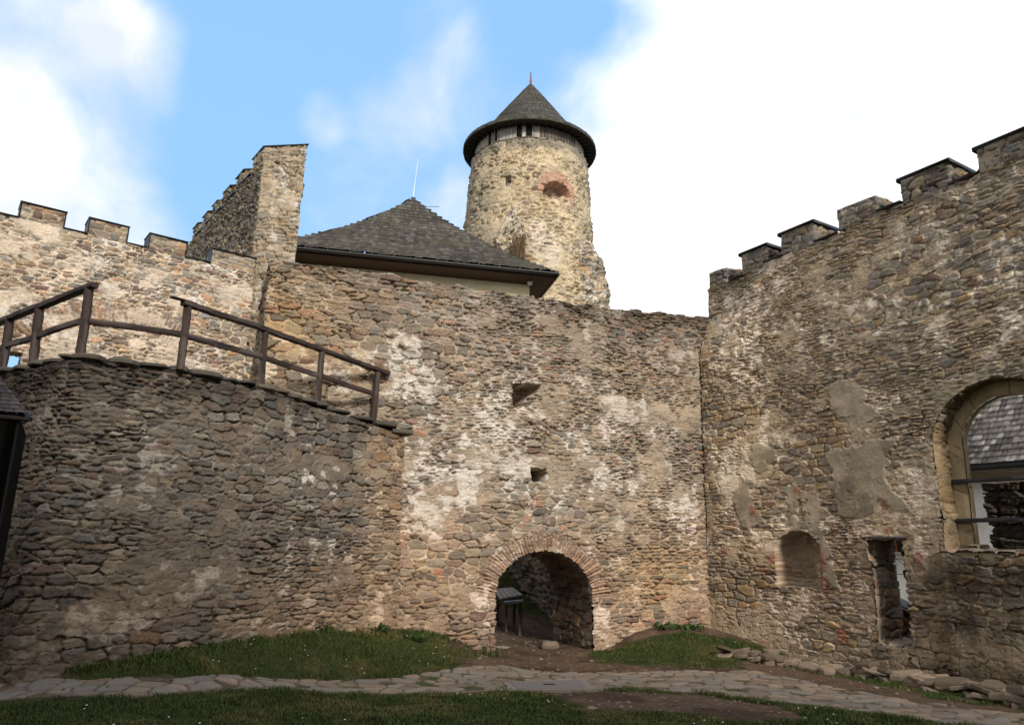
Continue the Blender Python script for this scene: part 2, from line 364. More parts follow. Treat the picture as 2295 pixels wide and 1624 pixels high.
def beam(acc, p0, p1, w, h, col, seed=0, seg=.06, wob=.006, bev=.008, up=(0, 0, 1)):
    """weathered timber: octagonal section swept from p0 to p1 with splits and a little bow"""
    p0 = np.asarray(p0, float); p1 = np.asarray(p1, float); d = p1 - p0; L = np.linalg.norm(d); d = d / L
    up = np.asarray(up, float)
    if abs(d @ up) > .9: up = np.array([1., 0, 0])
    s = np.cross(d, up); s /= np.linalg.norm(s); t = np.cross(s, d)
    n = max(2, int(L / seg) + 1); a = w / 2; b = h / 2; k = bev
    sec = np.array([(-a + k, -b), (0, -b * .97), (a - k, -b), (a, -b + k), (a * .98, 0), (a, b - k), (a - k, b), (0, b * .96), (-a + k, b), (-a, b - k), (-a * .98, 0), (-a, -b + k)])
    m = len(sec); V = []; C_ = []
    for i in range(n):
        q = i / (n - 1); o = (vn(np.array([q * L * 1.3 + seed]), np.array([seed * 3.3]), 5)[0] - .5) * wob * 3
        j = np.array([[hsh(i, kk, seed) - .5, hsh(i, kk, seed + 9) - .5] for kk in range(m)]) * wob
        sc = 1 if 0 < i < n - 1 else .97
        for kk in range(m):
            x, y = sec[kk] * sc + j[kk]; V.append(p0 + d * (L * q) + s * (x + o) + t * (y + o * .6))
            C_.append(np.array(col) * (.45 + 1.0 * hsh(kk, int(i / 5), seed + 3)) + np.array([.05, .045, .042]) * (hsh(kk, int(i / 9), seed + 4) > .80))
    f = [(i * m + kk, i * m + (kk + 1) % m, (i + 1) * m + (kk + 1) % m, (i + 1) * m + kk) for i in range(n - 1) for kk in range(m)]
    acc.add(V, f, C_); base = acc.n - len(V)
    V2 = [V[kk] for kk in range(m)] + [p0]; acc.add(V2, [(m, (kk + 1) % m, kk) for kk in range(m)], col)
    V3 = [V[(n - 1) * m + kk] for kk in range(m)] + [p1]; acc.add(V3, [(m, kk, (kk + 1) % m) for kk in range(m)], col)

def lathe(acc, c, prof, n, col, a0=0, a1=2 * math.pi):
    c = np.asarray(c, float); full = abs(a1 - a0 - 2 * math.pi) < 1e-6; m = n if full else n + 1
    V = [];
    for r, z in prof:
        for k in range(m):
            a = a0 + (a1 - a0) * k / n; V.append(c + [r * math.sin(a), r * math.cos(a), z])
    f = []
    for i in range(len(prof) - 1):
        for k in range(n): f.append((i * m + k, (i + 1) * m + k, (i + 1) * m + (k + 1) % m, i * m + (k + 1) % m))
    acc.add(V, f, col)
def tube(acc, pts, r, col, n=6):
    pts = [np.asarray(p, float) for p in pts]
    V = []
    for i, p in enumerate(pts):
        d = pts[min(i + 1, len(pts) - 1)] - pts[max(i - 1, 0)]; d /= np.linalg.norm(d)
        up = np.array([0, 0, 1.]) if abs(d[2]) < .9 else np.array([1., 0, 0]); s = np.cross(d, up); s /= np.linalg.norm(s); t = np.cross(s, d)
        rr = r[i] if hasattr(r, '__len__') else r
        for k in range(n): a = 2 * math.pi * k / n; V.append(p + (s * math.cos(a) + t * math.sin(a)) * rr)
    f = [(i * n + k, i * n + (k + 1) % n, (i + 1) * n + (k + 1) % n, (i + 1) * n + k) for i in range(len(pts) - 1) for k in range(n)]
    acc.add(V, f, col)
    acc.add(V[:n] + [pts[0]], [(n, (k + 1) % n, k) for k in range(n)], col); acc.add(V[-n:] + [pts[-1]], [(n, k, (k + 1) % n) for k in range(n)], col)

# ------------------------------------------------------------------ materials
def mat(name, rough=.9, bump=.3, scale=60, var=.25, spec=.3, metal=0, stretch=(1, 1, 1), bdist=.01):
    m = bpy.data.materials.new(name); m.use_nodes = True; t = m.node_tree; b = t.nodes['Principled BSDF']
    at = node(t, 'ShaderNodeAttribute', attribute_name='Col'); co = node(t, 'ShaderNodeTexCoord'); mp = node(t, 'ShaderNodeMapping')
    mp.inputs['Scale'].default_value = stretch; t.links.new(co.outputs['Object'], mp.inputs[0])
    n = node(t, 'ShaderNodeTexNoise'); n.inputs['Scale'].default_value = scale; n.inputs['Detail'].default_value = 5; n.inputs['Roughness'].default_value = .65
    t.links.new(mp.outputs[0], n.inputs['Vector'])
    v = wm('MULTIPLY_ADD', n.outputs['Fac'], 2 * var, 1 - var, tree=t)
    mm = node(t, 'ShaderNodeVectorMath', operation='SCALE'); t.links.new(at.outputs['Color'], mm.inputs[0]); t.links.new(v, mm.inputs['Scale'])
    t.links.new(mm.outputs[0], b.inputs['Base Color'])
    bp = node(t, 'ShaderNodeBump'); bp.inputs['Strength'].default_value = bump; bp.inputs['Distance'].default_value = bdist
    t.links.new(n.outputs['Fac'], bp.inputs['Height']); t.links.new(bp.outputs[0], b.inputs['Normal'])
    b.inputs['Roughness'].default_value = rough; b.inputs['Specular IOR Level'].default_value = spec; b.inputs['Metallic'].default_value = metal
    return m
M_stone = mat('rubble_stone', .92, .55, 42, .30, .2, bdist=.012)
M_plaster = mat('lime_plaster', .9, .25, 25, .12, .2)
M_wood = mat('weathered_timber', .75, .5, 30, .35, .3, stretch=(1, 1, 1), bdist=.006)
M_shingle = mat('wooden_shingle', .85, .4, 40, .25, .2)
M_metal = mat('dark_sheet_metal', .45, .1, 20, .12, .5, .6)
M_ground = mat('earth_and_turf', .95, .6, 60, .35, .1, bdist=.015)
M_flag = mat('flagstone', .8, .45, 45, .25, .3)
M_paint = mat('painted_surface', .6, .1, 15, .08, .3)
def leafmat():
    m = bpy.data.materials.new('grass_blade'); m.use_nodes = True; t = m.node_tree; b = t.nodes['Principled BSDF']
    at = node(t, 'ShaderNodeAttribute', attribute_name='Col'); t.links.new(at.outputs['Color'], b.inputs['Base Color'])
    b.inputs['Roughness'].default_value = .7; b.inputs['Specular IOR Level'].default_value = .15; return m
M_leaf = leafmat()
def glassmat():
    m = bpy.data.materials.new('window_glass'); m.use_nodes = True; b = m.node_tree.nodes['Principled BSDF']
    b.inputs['Base Color'].default_value = (.03, .035, .04, 1); b.inputs['Roughness'].default_value = .08; return m
M_glass = glassmat()

# ================================================================== TERRAIN
C_O = np.array([-5.0, 14.28]); C_D = np.array([math.sin(math.radians(68)), math.cos(math.radians(68))]); C_N = np.array([C_D[1], -C_D[0], 0])
R_O = np.array([5.1, 18.37]); R_D = np.array([math.sin(math.radians(149)), math.cos(math.radians(149))]); R_N = np.array([R_D[1], -R_D[0], 0])
L_O = np.array([-12.96, 17.29]); L_D = np.array([math.sin(math.radians(52.4)), math.cos(math.radians(52.4))]); L_N = np.array([L_D[1], -L_D[0], 0])
def Cuv(px, py): h = hit(px, py, C_O, 68); return ((h[:2] - C_O) @ C_D, h[2])
def Ruv(px, py): h = hit(px, py, R_O, 149); return ((h[:2] - R_O) @ R_D, h[2])
def Luv(px, py): h = hit(px, py, L_O, 52.4); return ((h[:2] - L_O) @ L_D, h[2])

TP = np.array([
    (0.8, 16.8, 0.0), (0.2, 15.6, 0.02), (1.6, 15.9, 0.02), (0.5, 14.2, 0.05), (0.3, 12.8, .12), (-2.5, 12.0, .17), (-6.5, 11.4, .25), (-6.3, 10.0, .27), (-2.5, 11.0, .2), (3, 13.2, .12),
    (5.0, 12.7, .08), (6.7, 11.0, .1), (3.0, 11.0, .18), (0, 9, .30), (-5, 8.5, .33), (5, 8.5, .28), (0, 5, .5), (0, 0, .75), (-7, 3, .6), (8, 3, .6), (0, -8, .9), (-20, -8, .9), (20, -8, .9),
    (-7.0, 11.3, .48), (-6.1, 10.9, .50), (-5.4, 10.75, .52), (-4.5, 11.2, .60), (-3.75, 12.3, .60), (-3.0, 13.8, .62), (-2.45, 14.9, .60), (-1.6, 15.5, .52), (-.9, 15.75, .34), (-.45, 15.95, .12), (-1.0, 14.6, .30), (-2.6, 13.2, .40), (-3.5, 11.8, .34), (-1.5, 13.6, .22), (-7.9, 11.9, .40), (-9, 12, .4),
    (2.35, 16.9, .15), (2.9, 17.2, .48), (3.6, 17.55, .62), (4.5, 17.75, .58), (5.1, 17.0, .42), (3.4, 16.4, .36), (4.6, 15.9, .22), (5.55, 16.2, .10), (3.2, 15.0, .10), (2.2, 15.6, .05),
    (6.2, 15.2, .05), (7.1, 14.0, .05), (8.2, 12.4, .1), (10, 9, .2), (11, 16, -.3), (12, 20, -.6), (8, 20, -.5), (16, 12, -.6),
    (0.6, 19, 0.02), (0.3, 21, .1), (1.6, 21.5, .15), (-1.0, 21.5, .75), (-.3, 20.2, .40), (-1.3, 20.3, .55), (-.6, 23.0, 1.1), (-1.6, 24.5, 2.0), (-.2, 25.0, 1.9), (1.3, 23.6, .5), (2.5, 23, .3), (-4, 22, 1.6), (-5, 27, 3.4), (0, 30, 3.5), (8, 30, 2), (-10, 30, 4.2), (-10, 22, 4.2), (-9, 17, 4.4), (-14, 16, 3.8), (-13, 12, 2.6), (-20, 18, 2.5), (6, 42, 8), (-6, 42, 8), (25, 42, 3), (-30, 42, 2),
])
def rbf_fit(p):
    n = len(p); d = np.hypot(p[:, None, 0] - p[None, :, 0], p[:, None, 1] - p[None, :, 1]); K = d; K = K + np.eye(n) * -0.02
    A = np.zeros((n + 3, n + 3)); A[:n, :n] = K; A[:n, n] = 1; A[:n, n + 1:] = p[:, :2]; A[n, :n] = 1; A[n + 1:, :n] = p[:, :2].T
    return np.linalg.solve(A, np.concatenate([p[:, 2], [0, 0, 0]]))
TW = rbf_fit(TP)
def g(x, y):
    x = np.asarray(x, float); y = np.asarray(y, float); sh = x.shape; x = x.ravel(); y = y.ravel(); r = np.empty(len(x))
    for i in range(0, len(x), 60000):
        a = x[i:i + 60000]; b = y[i:i + 60000]
        d = np.hypot(a[:, None] - TP[None, :, 0], b[:, None] - TP[None, :, 1])
        r[i:i + 60000] = d @ TW[:-3] + TW[-3] + TW[-2] * a + TW[-1] * b
    far = ss(28, 70, np.hypot(x, y - 18)); r = r * (1 - far) + (-4.0) * far
    return r.reshape(sh)
def onground(px, py):
    z = .2
    for _ in range(25):
        q = atz(px, py, z); z = z + .6 * (float(g(q[0], q[1])) - z)
    return atz(px, py, z)
def pip(x, y, poly):
    ins = np.zeros(len(x), bool); n = len(poly)
    for i in range(n):
        x1, y1 = poly[i][:2]; x2, y2 = poly[(i + 1) % n][:2]
        c = ((y1 > y) != (y2 > y)) & (x < (x2 - x1) * (y - y1) / (y2 - y1 + 1e-12) + x1); ins ^= c
    return ins
def sdist(x, y, poly):      # signed distance, positive inside
    d = np.full(len(x), 1e9); n = len(poly)
    for i in range(n):
        x1, y1 = poly[i][:2]; x2, y2 = poly[(i + 1) % n][:2]; ex, ey = x2 - x1, y2 - y1
        t = np.clip(((x - x1) * ex + (y - y1) * ey) / (ex * ex + ey * ey + 1e-12), 0, 1)
        d = np.minimum(d, np.hypot(x - x1 - t * ex, y - y1 - t * ey))
    return np.where(pip(x, y, poly), d, -d)
PATH_L = [onground(*p)[:2] for p in [(-60, 1521), (0, 1519), (200, 1524), (400, 1519), (620, 1521), (900, 1516), (1010, 1502), (1130, 1492), (1210, 1492), (1330, 1482), (1500, 1490), (1660, 1497), (1760, 1518), (1900, 1545), (2050, 1572), (2295, 1601), (2420, 1618),
          (2420, 1655), (2295, 1636), (2100, 1618), (1900, 1592), (1700, 1566), (1560, 1554), (1400, 1541), (1330, 1552), (1200, 1549), (1000, 1553), (700, 1548), (300, 1562), (0, 1567), (-60, 1569)]]
DIRT = [[onground(*p)[:2] for p in poly] for poly in (
    [(1000, 1500), (1105, 1462), (1100, 1390), (1260, 1390), (1340, 1470), (1420, 1500), (1300, 1520), (1100, 1520)],
    [(1180, 1556), (1340, 1545), (1560, 1556), (1760, 1580), (1820, 1610), (1700, 1618), (1520, 1600), (1330, 1588)],
    [(1640, 1478), (1760, 1490), (1900, 1520), (2100, 1560), (2295, 1590), (2295, 1640), (2000, 1608), (1800, 1535), (1660, 1500)],
)]
def edge_noise(x, y): return .16 * (fbm(x * 2.2, y * 2.2, 401, 4) - .5) * 2
def dirtmask(x, y):
    m = np.full(len(x), -9.)
    for p in DIRT: m = np.maximum(m, sdist(x, y, p))
    m = np.where(y > 16.9, 9 * (y < 22.2) - 3, m)
    pd = -sdist(x, y, PATH_L)      # worn margin along the path
    m = np.maximum(m, .07 - pd * .9)
    m = m + edge_noise(x, y) * 1.8
    q = fbm(x * 1.1 + 9, y * 1.1, 411, 4)
    m = np.maximum(m, (q - .72) * 1.2)
    return ss(-.05, .18, m)
def tens(a, fine, b, n0, n1):
    l = fine[0] - (np.linspace(1, 0, n0 + 1)[:-1] ** 2.2) * (fine[0] - a); r_ = fine[-1] + (np.linspace(0, 1, n1 + 1)[1:] ** 2.2) * (b - fine[-1])
    return np.concatenate([l, fine, r_])
gx = tens(-400, np.arange(-9.5, 11.0, .035), 400, 40, 40); gy = tens(-200, np.arange(7.6, 24.0, .04), 900, 40, 60)
GX, GY = np.meshgrid(gx, gy); x = GX.ravel(); y = GY.ravel(); z = g(x, y)
dm = dirtmask(x, y)
z = z + .05 * (fbm(x * 1.3, y * 1.3, 402, 4) - .5) * 2 * (1 - dm * .6) + .015 * (fbm(x * 9, y * 9, 403, 3) - .5) + .012 * dm * (vn(x * 30, y * 30, 404) ** 3)
pp = ss(-.03, .05, sdist(x, y, PATH_L)); z = z - .03 * pp
z = np.where(y > 90, z - 6 * ss(90, 500, y), z)
soil = np.array([.105, .070, .048]); turf = np.array([.040, .050, .018])
peb = ss(.80, .9, vn(x * 22, y * 22, 405)) * dm
c = mixc(np.ones((len(x), 3)) * turf * (.7 + .6 * fbm(x * 3, y * 3, 406, 3))[:, None], np.ones((len(x), 3)) * soil * (.7 + .7 * fbm(x * 5, y * 5, 407, 4))[:, None], dm)
c = mixc(c, np.array([.22, .17, .13]), peb * .8)
wet = ss(.5, .62, fbm(x * 1.2, y * 1.6, 408, 3)) * dm; c = c * (1 - .35 * wet)[:, None]
a = Acc(); idx = np.arange(len(x)).reshape(GX.shape)
a.add(np.stack([x, y, z], 1), np.stack([idx[:-1, :-1], idx[:-1, 1:], idx[1:, 1:], idx[1:, :-1]], -1).reshape(-1, 4), c)
structure(a.build('ground', M_ground))

# flagstone path
a = Acc(); px_ = np.arange(-9.2, 8.6, .022); py_ = np.arange(9.0, 14.6, .022); PX, PY = np.meshgrid(px_, py_); x = PX.ravel(); y = PY.ravel()
sd = sdist(x, y, PATH_L) + .10 * (fbm(x * 1.5, y * 1.5, 421, 3) - .5)
near = sd > -.12
def flags(x, y):
    wx = x + .10 * (vn(x * 2.2, y * 2.2, 431) - .5) + .03 * (vn(x * 8, y * 8, 432) - .5); wy = y + .10 * (vn(x * 2.1, y * 2.3, 433) - .5) + .03 * (vn(x * 8, y * 8, 434) - .5)
    e, i, j, dx, dy = cells(wx, wy, .31, .20, 440, 2.4, .85, .30)
    r = hsh(i, j, 441); r2 = hsh(i, j, 442); fine = vn(x * 40, y * 40, 443)
    st = ss(.05, .13, e + .03 * (fine - .5)) ; lost = ss(.80, .86, hsh(i, j, 444))
    inn = ss(-.05, .03, sd[near] + .06 * (r - .5)); st = st * inn * (1 - lost)
    h = st * (.022 + .012 * r2 + .012 * (r - .5) * dx + .012 * (r2 - .5) * dy + .006 * (fbm(x * 7, y * 7, 445, 3) - .5)) - .004 * (1 - inn) - .02 * (1 - ss(-.12, -.02, sd[near]))
    cs = np.array([.245, .185, .135])[None] * (.72 + .55 * r)[:, None] * (.75 + .5 * fbm(x * 4, y * 4, 446, 3))[:, None]
    cs = mixc(cs, np.array([.20, .20, .19]), .5 * (r2 > .6))
    cg = mixc(np.array([.105, .075, .052]) * np.ones((len(x), 1)), np.array([.05, .06, .02]), ss(.5, .62, fbm(x * 2, y * 2, 447, 3))) * (.7 + .6 * fine)[:, None]
    return h, mixc(cg, cs, st)
h = np.zeros(len(x)); c = np.zeros((len(x), 3)); h[near], c[near] = flags(x[near], y[near])
z = np.zeros(len(x)); z[near] = g(x[near], y[near]) + .05 * (fbm(x[near] * 1.3, y[near] * 1.3, 402, 4) - .5) * 2 * (1 - dirtmask(x[near], y[near]) * .6) + h[near] - .004
idx = np.arange(len(x)).reshape(PX.shape); f = np.stack([idx[:-1, :-1], idx[:-1, 1:], idx[1:, 1:], idx[1:, :-1]], -1).reshape(-1, 4); f = f[near[f].all(1)]
used = np.zeros(len(x), bool); used[f.ravel()] = True; m = np.cumsum(used) - 1
a.add(np.stack([x, y, z], 1)[used], m[f], c[used]); structure(a.build('path', M_flag))

# ================================================================== CENTRE CURTAIN WALL
# arch opening: centre uc, half width arx, springing avz, rise ary
uc, arx, avz, ary = 6.25, 1.18, 1.15, 1.06
def arch_in(u, v, uc=uc, rx=arx, vz=avz, ry=ary, b=-5):
    return (np.abs(u - uc) < rx) & (v > b) & ((v < vz) | (((u - uc) / rx) ** 2 + ((v - vz) / ry) ** 2 < 1))
Hq = [Cuv(*p) for p in [(1148, 858), (1213, 862), (1206, 880), (1182, 893), (1172, 912), (1147, 912)]]
Hr = [Cuv(*p) for p in [(1190, 1048), (1226, 1050), (1222, 1080), (1193, 1078)]]
def blobs(u, v, L):
    r_ = np.zeros(len(u))
    for (px, py, sx, sy, am, fn_) in L:
        a_, b_ = fn_(px, py); r_ = np.maximum(r_, am * np.exp(-(((u - a_) / sx) ** 2 + ((v - b_) / sy) ** 2)))
    return r_
def c_white(u, v):
    return blobs(u, v, [(960, 880, 1.0, .8, .75, Cuv), (1120, 940, 1.3, .5, .8, Cuv), (1380, 920, .6, .5, .75, Cuv), (950, 1090, 1.1, .7, .75, Cuv), (1150, 1050, 1.3, .6, .55, Cuv), (1340, 1370, .35, .5, .9, Cuv), (1530, 1150, .6, 1.0, .45, Cuv),
                        (900, 1180, .5, .7, .6, Cuv), (1230, 1150, 1.0, .3, .35, Cuv), (700, 830, 1.2, .4, .6, Cuv), (1070, 1330, .25, .5, .5, Cuv), (1250, 1010, 2.2, 1.4, .33, Cuv), (1555, 1280, .3, .8, .6, Cuv)]) + .16
def c_tint(u, v):
    low = ss(3.8, 1.0, v + .5 * (fbm(u, v, 61, 3) - .5)); t = np.ones((len(u), 3))
    t = mixc(t, np.array([1.08, .95, .87]), low)            # redder stone towards the foot
    gold = blobs(u, v, [(640, 720, 1.4, 1.6, .8, Cuv), (1480, 1280, 1.2, .7, .8, Cuv), (900, 1260, .8, .8, .5, Cuv)])
    return mixc(t, np.array([1.15, 1.0, .76]), gold)
def c_grime(u, v): return np.clip(.45 * ss(6.9, 7.9, v) * ss(2.5, 8, u) + .25 * ss(7.4, 8.0, v) + .15 * ss(10.0, 11, u), 0, 1)
def c_depth(u, v, c):
    w = .035 * (vn(u * 14, v * 14, 71) - .5); d1 = sdist(u + w, v + w, Hq); d2 = sdist(u + w, v - w, Hr); a0 = Hq[0][0]; a1 = Hq[1][0]
    m1 = ss(0, .03, d1); m2 = ss(0, .03, d2)
    d = m1 * (.12 + .95 * np.clip((a1 - u) / (a1 - a0), 0, 1)) + m2 * 1.3
    red = m1 * ss(Hq[2][1], Hq[4][1], v); c = mixc(c, np.array([.30, .11, .07]) * (.7 + .6 * vn(u * 30, v * 60, 72))[:, None], red * .8)
    return d, c
S_C = dict(pal='red', mortar=(.43, .345, .25), white=c_white, tint=c_tint, grime_shade=c_grime, mw=.008, cover=lambda u, v: .545 + .06 * ss(4.8, 7, v) - .02 * ss(3, 1, v), mix=(.41, .57), amp=1.0, crack=.026,
           arcs=[(uc, avz, arx, ary, .36, .02, math.pi - .02, .062)])
C_TOP = [(Cuv(px, py)) for px, py in [(600, 586), (665, 592), (760, 600), (900, 621), (1050, 646), (1200, 668), (1330, 688), (1450, 700), (1590, 713)]]
def c_top(u):
    b = np.interp(u, [p[0] for p in C_TOP], [p[1] for p in C_TOP]); q = np.floor(u / .33 + .3 * hsh(np.floor(u / .33), 0 * u, 81)); return b + .07 * (hsh(q, 0 * q, 82) - .5) + .03 * (vn(u * 6, u * 0, 83) - .5)
c_len = (R_O - C_O) @ C_D + .25
curtain = thing('curtain_wall', 'tall brown rubble stone wall with the arched gateway at its foot, centre of the courtyard', 'wall', (C_O[0], C_O[1], 0))
def local(acc, loc):
    for i in range(len(acc.v)):
        if len(acc.v[i]): acc.v[i] = acc.v[i] - np.asarray(loc, float)
    return acc
CL = (C_O[0], C_O[1], 0)
def cpos(u, v): return np.stack([C_O[0] + C_D[0] * u, C_O[1] + C_D[1] * u, v], 1) + C_N * (.05 * np.clip(3 - v, 0, 3))[:, None] * .8
TH = 1.95
a = Acc()
jag = lambda u, v: .028 * (vn(u * 16, v * 22, 91) - .5) * 2
panel(a, cpos, c_len, 8.3, .0145, S_C, 11, nrm=C_N, v0=-.4, top=c_top, cut=lambda u, v: arch_in(u + jag(u, v), v + jag(v, u), rx=arx - .03, ry=ary - .03), depth=c_depth)
# end face, top, back
def at2(O, D, Nn, u, t, z): p = O + D * u; return np.array([p[0] - Nn[0] * t, p[1] - Nn[1] * t, z])
S_Ce = dict(pal='warm', mortar=(.33, .27, .19), white=.05, mw=.006, cover=.6, mix=(.3, .5), amp=1.2, grime_shade=lambda u, v: .3 + 0 * u)
z0 = float(c_top(np.array([0.]))[0])
def endpos(u, v): p = at2(C_O, C_D, C_N, 0, 0, 0); return np.stack([p[0] - C_N[0] * (TH - u) - (.10 + .02 * u) * np.clip(7.6 - v, 0, 9) * .35 * (1 - u / TH), p[1] - C_N[1] * (TH - u), v], 1)
panel(a, endpos, TH, 7.85, .025, S_Ce, 21, nrm=-np.array([*C_D, 0]), v0=3.5, uo=3, edge=.02)
def ctop_pos(u, v): return np.stack([C_O[0] + C_D[0] * u - C_N[0] * v, C_O[1] + C_D[1] * u - C_N[1] * v, c_top(u) - .05 * ss(.1, .5, v) * 0], 1)
panel(a, ctop_pos, c_len, TH, .04, S_Ce, 22, nrm=(0, 0, 1), edge=.03)
# back face with the arch hole
panel(a, lambda u, v: cpos(u, v) - C_N * (TH + .0), c_len, 7.9, .12, S_Ce, 23, nrm=-C_N, v0=-.4, warp=0, cut=lambda u, v: arch_in(u, v))
local(a, CL).build('masonry', M_stone, curtain)
# passage lining (jambs and barrel vault)
def archpath(uc, rx, vz, ry, b):
    L1 = vz - b; n = 60; th = np.linspace(math.pi, 0, n); ax = uc + rx * np.cos(th); az = vz + ry * np.sin(th)
    X = np.concatenate([[uc - rx], ax, [uc + rx]]); Z = np.concatenate([[b], az, [b]])
    s = np.concatenate([[0], np.cumsum(np.hypot(np.diff(X), np.diff(Z)))]); return s, X, Z
def lining(a, O, D, Nn, path0, path1, t0, t1, res, S, seed, resv=None, **k):
    s0, X0, Z0 = path0; s1, X1, Z1 = path1; L = s0[-1]
    def pos(u, v):       # u across the depth, v along the path
        w = np.clip((u - t0) / (t1 - t0), 0, 1); q = v / L
        xx = np.interp(q * s0[-1], s0, X0) * (1 - w) + np.interp(q * s1[-1], s1, X1) * w; zz = np.interp(q * s0[-1], s0, Z0) * (1 - w) + np.interp(q * s1[-1], s1, Z1) * w
        return np.stack([O[0] + D[0] * xx - Nn[0] * u, O[1] + D[1] * xx - Nn[1] * u, zz], 1)
    def nrm(u, v):
        q = v / L * s0[-1]; dx = np.interp(q + .02, s0, X0) - np.interp(q - .02, s0, X0); dz = np.interp(q + .02, s0, Z0) - np.interp(q - .02, s0, Z0)
        l = np.hypot(dx, dz) + 1e-9; nx, nz_ = dz / l, -dx / l
        return np.stack([D[0] * nx, D[1] * nx, nz_], 1)
    panel(a, pos, t1, L, res, S, seed, nrm=nrm, u0=t0, resv=resv, **k)
a = Acc(); p_ = archpath(uc, arx, avz, ary, -.3)
S_J = dict(pal='warm', mortar=(.30, .24, .17), white=lambda u, v: .35 * ss(.5, 0, u), mw=.006, cover=.66, mix=(.25, .45), amp=1.1)
lining(a, C_O, C_D, C_N, p_, p_, -.01, TH, .024, S_J, 31)
local(a, CL).build('archway_lining', M_stone, curtain)

# ================================================================== RIGHT WALL
def poly_uv(fn, pts): return [fn(*p) for p in pts]
Rz = lambda py, px: Ruv(px, py)[1]
PL = [poly_uv(Ruv, P) for P in (
    [(1858, 868), (1878, 852), (1915, 850), (1942, 880), (1940, 900), (1975, 930), (1950, 948), (1932, 960), (1915, 935), (1880, 935), (1858, 930), (1862, 905)],
    [(1842, 1012), (1900, 1005), (1958, 985), (2010, 985), (1995, 1020), (1985, 1050), (1990, 1080), (2040, 1130), (2052, 1152), (2010, 1145), (1975, 1120), (1960, 1150), (1930, 1162), (1880, 1150), (1872, 1120), (1868, 1050)],
    [(1698, 995), (1738, 1000), (1740, 1025), (1722, 1062), (1702, 1058), (1692, 1030)],
    [(1762, 1085), (1820, 1075), (1830, 1100), (1860, 1150), (1830, 1180), (1780, 1175), (1765, 1130)],
    [(1660, 1100), (1690, 1080), (1700, 1130), (1720, 1170), (1690, 1185), (1668, 1150)],
    [(2080, 900), (2140, 850), (2230, 815), (2330, 830), (2330, 870), (2240, 843), (2160, 870), (2120, 920), (2105, 1010), (2130, 1150), (2095, 1230), (2070, 1160), (2075, 1020)],
    [(1750, 1200), (1800, 1160), (1850, 1190), (1870, 1260), (1890, 1330), (1850, 1290), (1835, 1200), (1800, 1185), (1765, 1200), (1745, 1240)],
)]
NIc = Ruv(1800, 1250)[0]; NIu0, NIu1 = Ruv(1746, 1300)[0], Ruv(1842, 1260)[0]; NIz0 = Ruv(1800, 1316)[1]; NIz1 = Ruv(1800, 1190)[1]
DOu0, DOu1 = Ruv(1962, 1330)[0], Ruv(2036, 1330)[0]; DOz0 = Ruv(2040, 1452)[1]; DOz1 = Ruv(1980, 1209)[1]
WIu, WIr = Ruv(2248, 1000)[0], None; WIu0 = Ruv(2104, 1100)[0]; WIr = WIu - WIu0; WIz0 = Ruv(2200, 1237)[1]; WIz1 = Ruv(2245, 843)[1]; WIzs = Ruv(2104, 1000)[1]
print('niche', NIu0, NIu1, NIz0, NIz1, 'door', DOu0, DOu1, DOz0, DOz1, 'win', WIu0, WIu, WIr, WIz0, WIz1, WIzs)
REDS = [Ruv(*p) for p in [(1800, 1225), (1785, 1270), (1850, 1270), (1850, 1250), (1850, 1300), (1852, 1320), (1735, 1255), (1722, 1280), (1645, 1235), (1870, 1190), (1995, 1190), (1985, 1130), (2060, 1250), (1790, 1100), (1700, 1145), (1612, 1180)]]
BR2 = [Ruv(*p) for p in [(1876, 1408), (1900, 1410), (1908, 1440), (1888, 1442), (1878, 1425)]]
def r_white(u, v):
    return blobs(u, v, [(1700, 740, .9, .8, .62, Ruv), (2180, 600, 1.0, .7, .5, Ruv), (1640, 1080, .8, 1.2, .62, Ruv), (1580, 1350, .5, 1.2, .6, Ruv), (1700, 1120, 1.4, .8, .55, Ruv), (2220, 740, .5, .4, .45, Ruv), (1800, 1180, .7, .3, .6, Ruv), (1950, 880, .3, .3, .5, Ruv), (2000, 700, 2.5, .5, .3, Ruv), (2090, 1150, .4, 1., .5, Ruv)]) + .19
def r_tint(u, v):
    t = np.ones((len(u), 3)) * np.array([1.34, 1.24, 1.12]); t = mixc(t, np.array([1.10, .93, .84]), blobs(u, v, [(1750, 1280, 1.2, .8, .8, Ruv), (1920, 1280, .8, .8, .7, Ruv), (2050, 1380, .5, 1.0, .6, Ruv)]))
    return t
def r_grime(u, v):
    d = blobs(u, v, [(2180, 1300, 1.5, .6, 1.0, Ruv), (2200, 1400, 1.3, .7, .85, Ruv), (2260, 1530, 1.2, .5, .9, Ruv), (2180, 560, .5, .4, .5, Ruv), (1700, 1300, .5, .5, .35, Ruv), (1650, 660, .5, .6, .45, Ruv), (1960, 1350, .2, .8, .4, Ruv)])
    return np.clip(d + .28 * ss(8.6, 9.3, v) + .5 * ss(.9, -.1, v) * ss(3.0, 4.2, u), 0, 1)
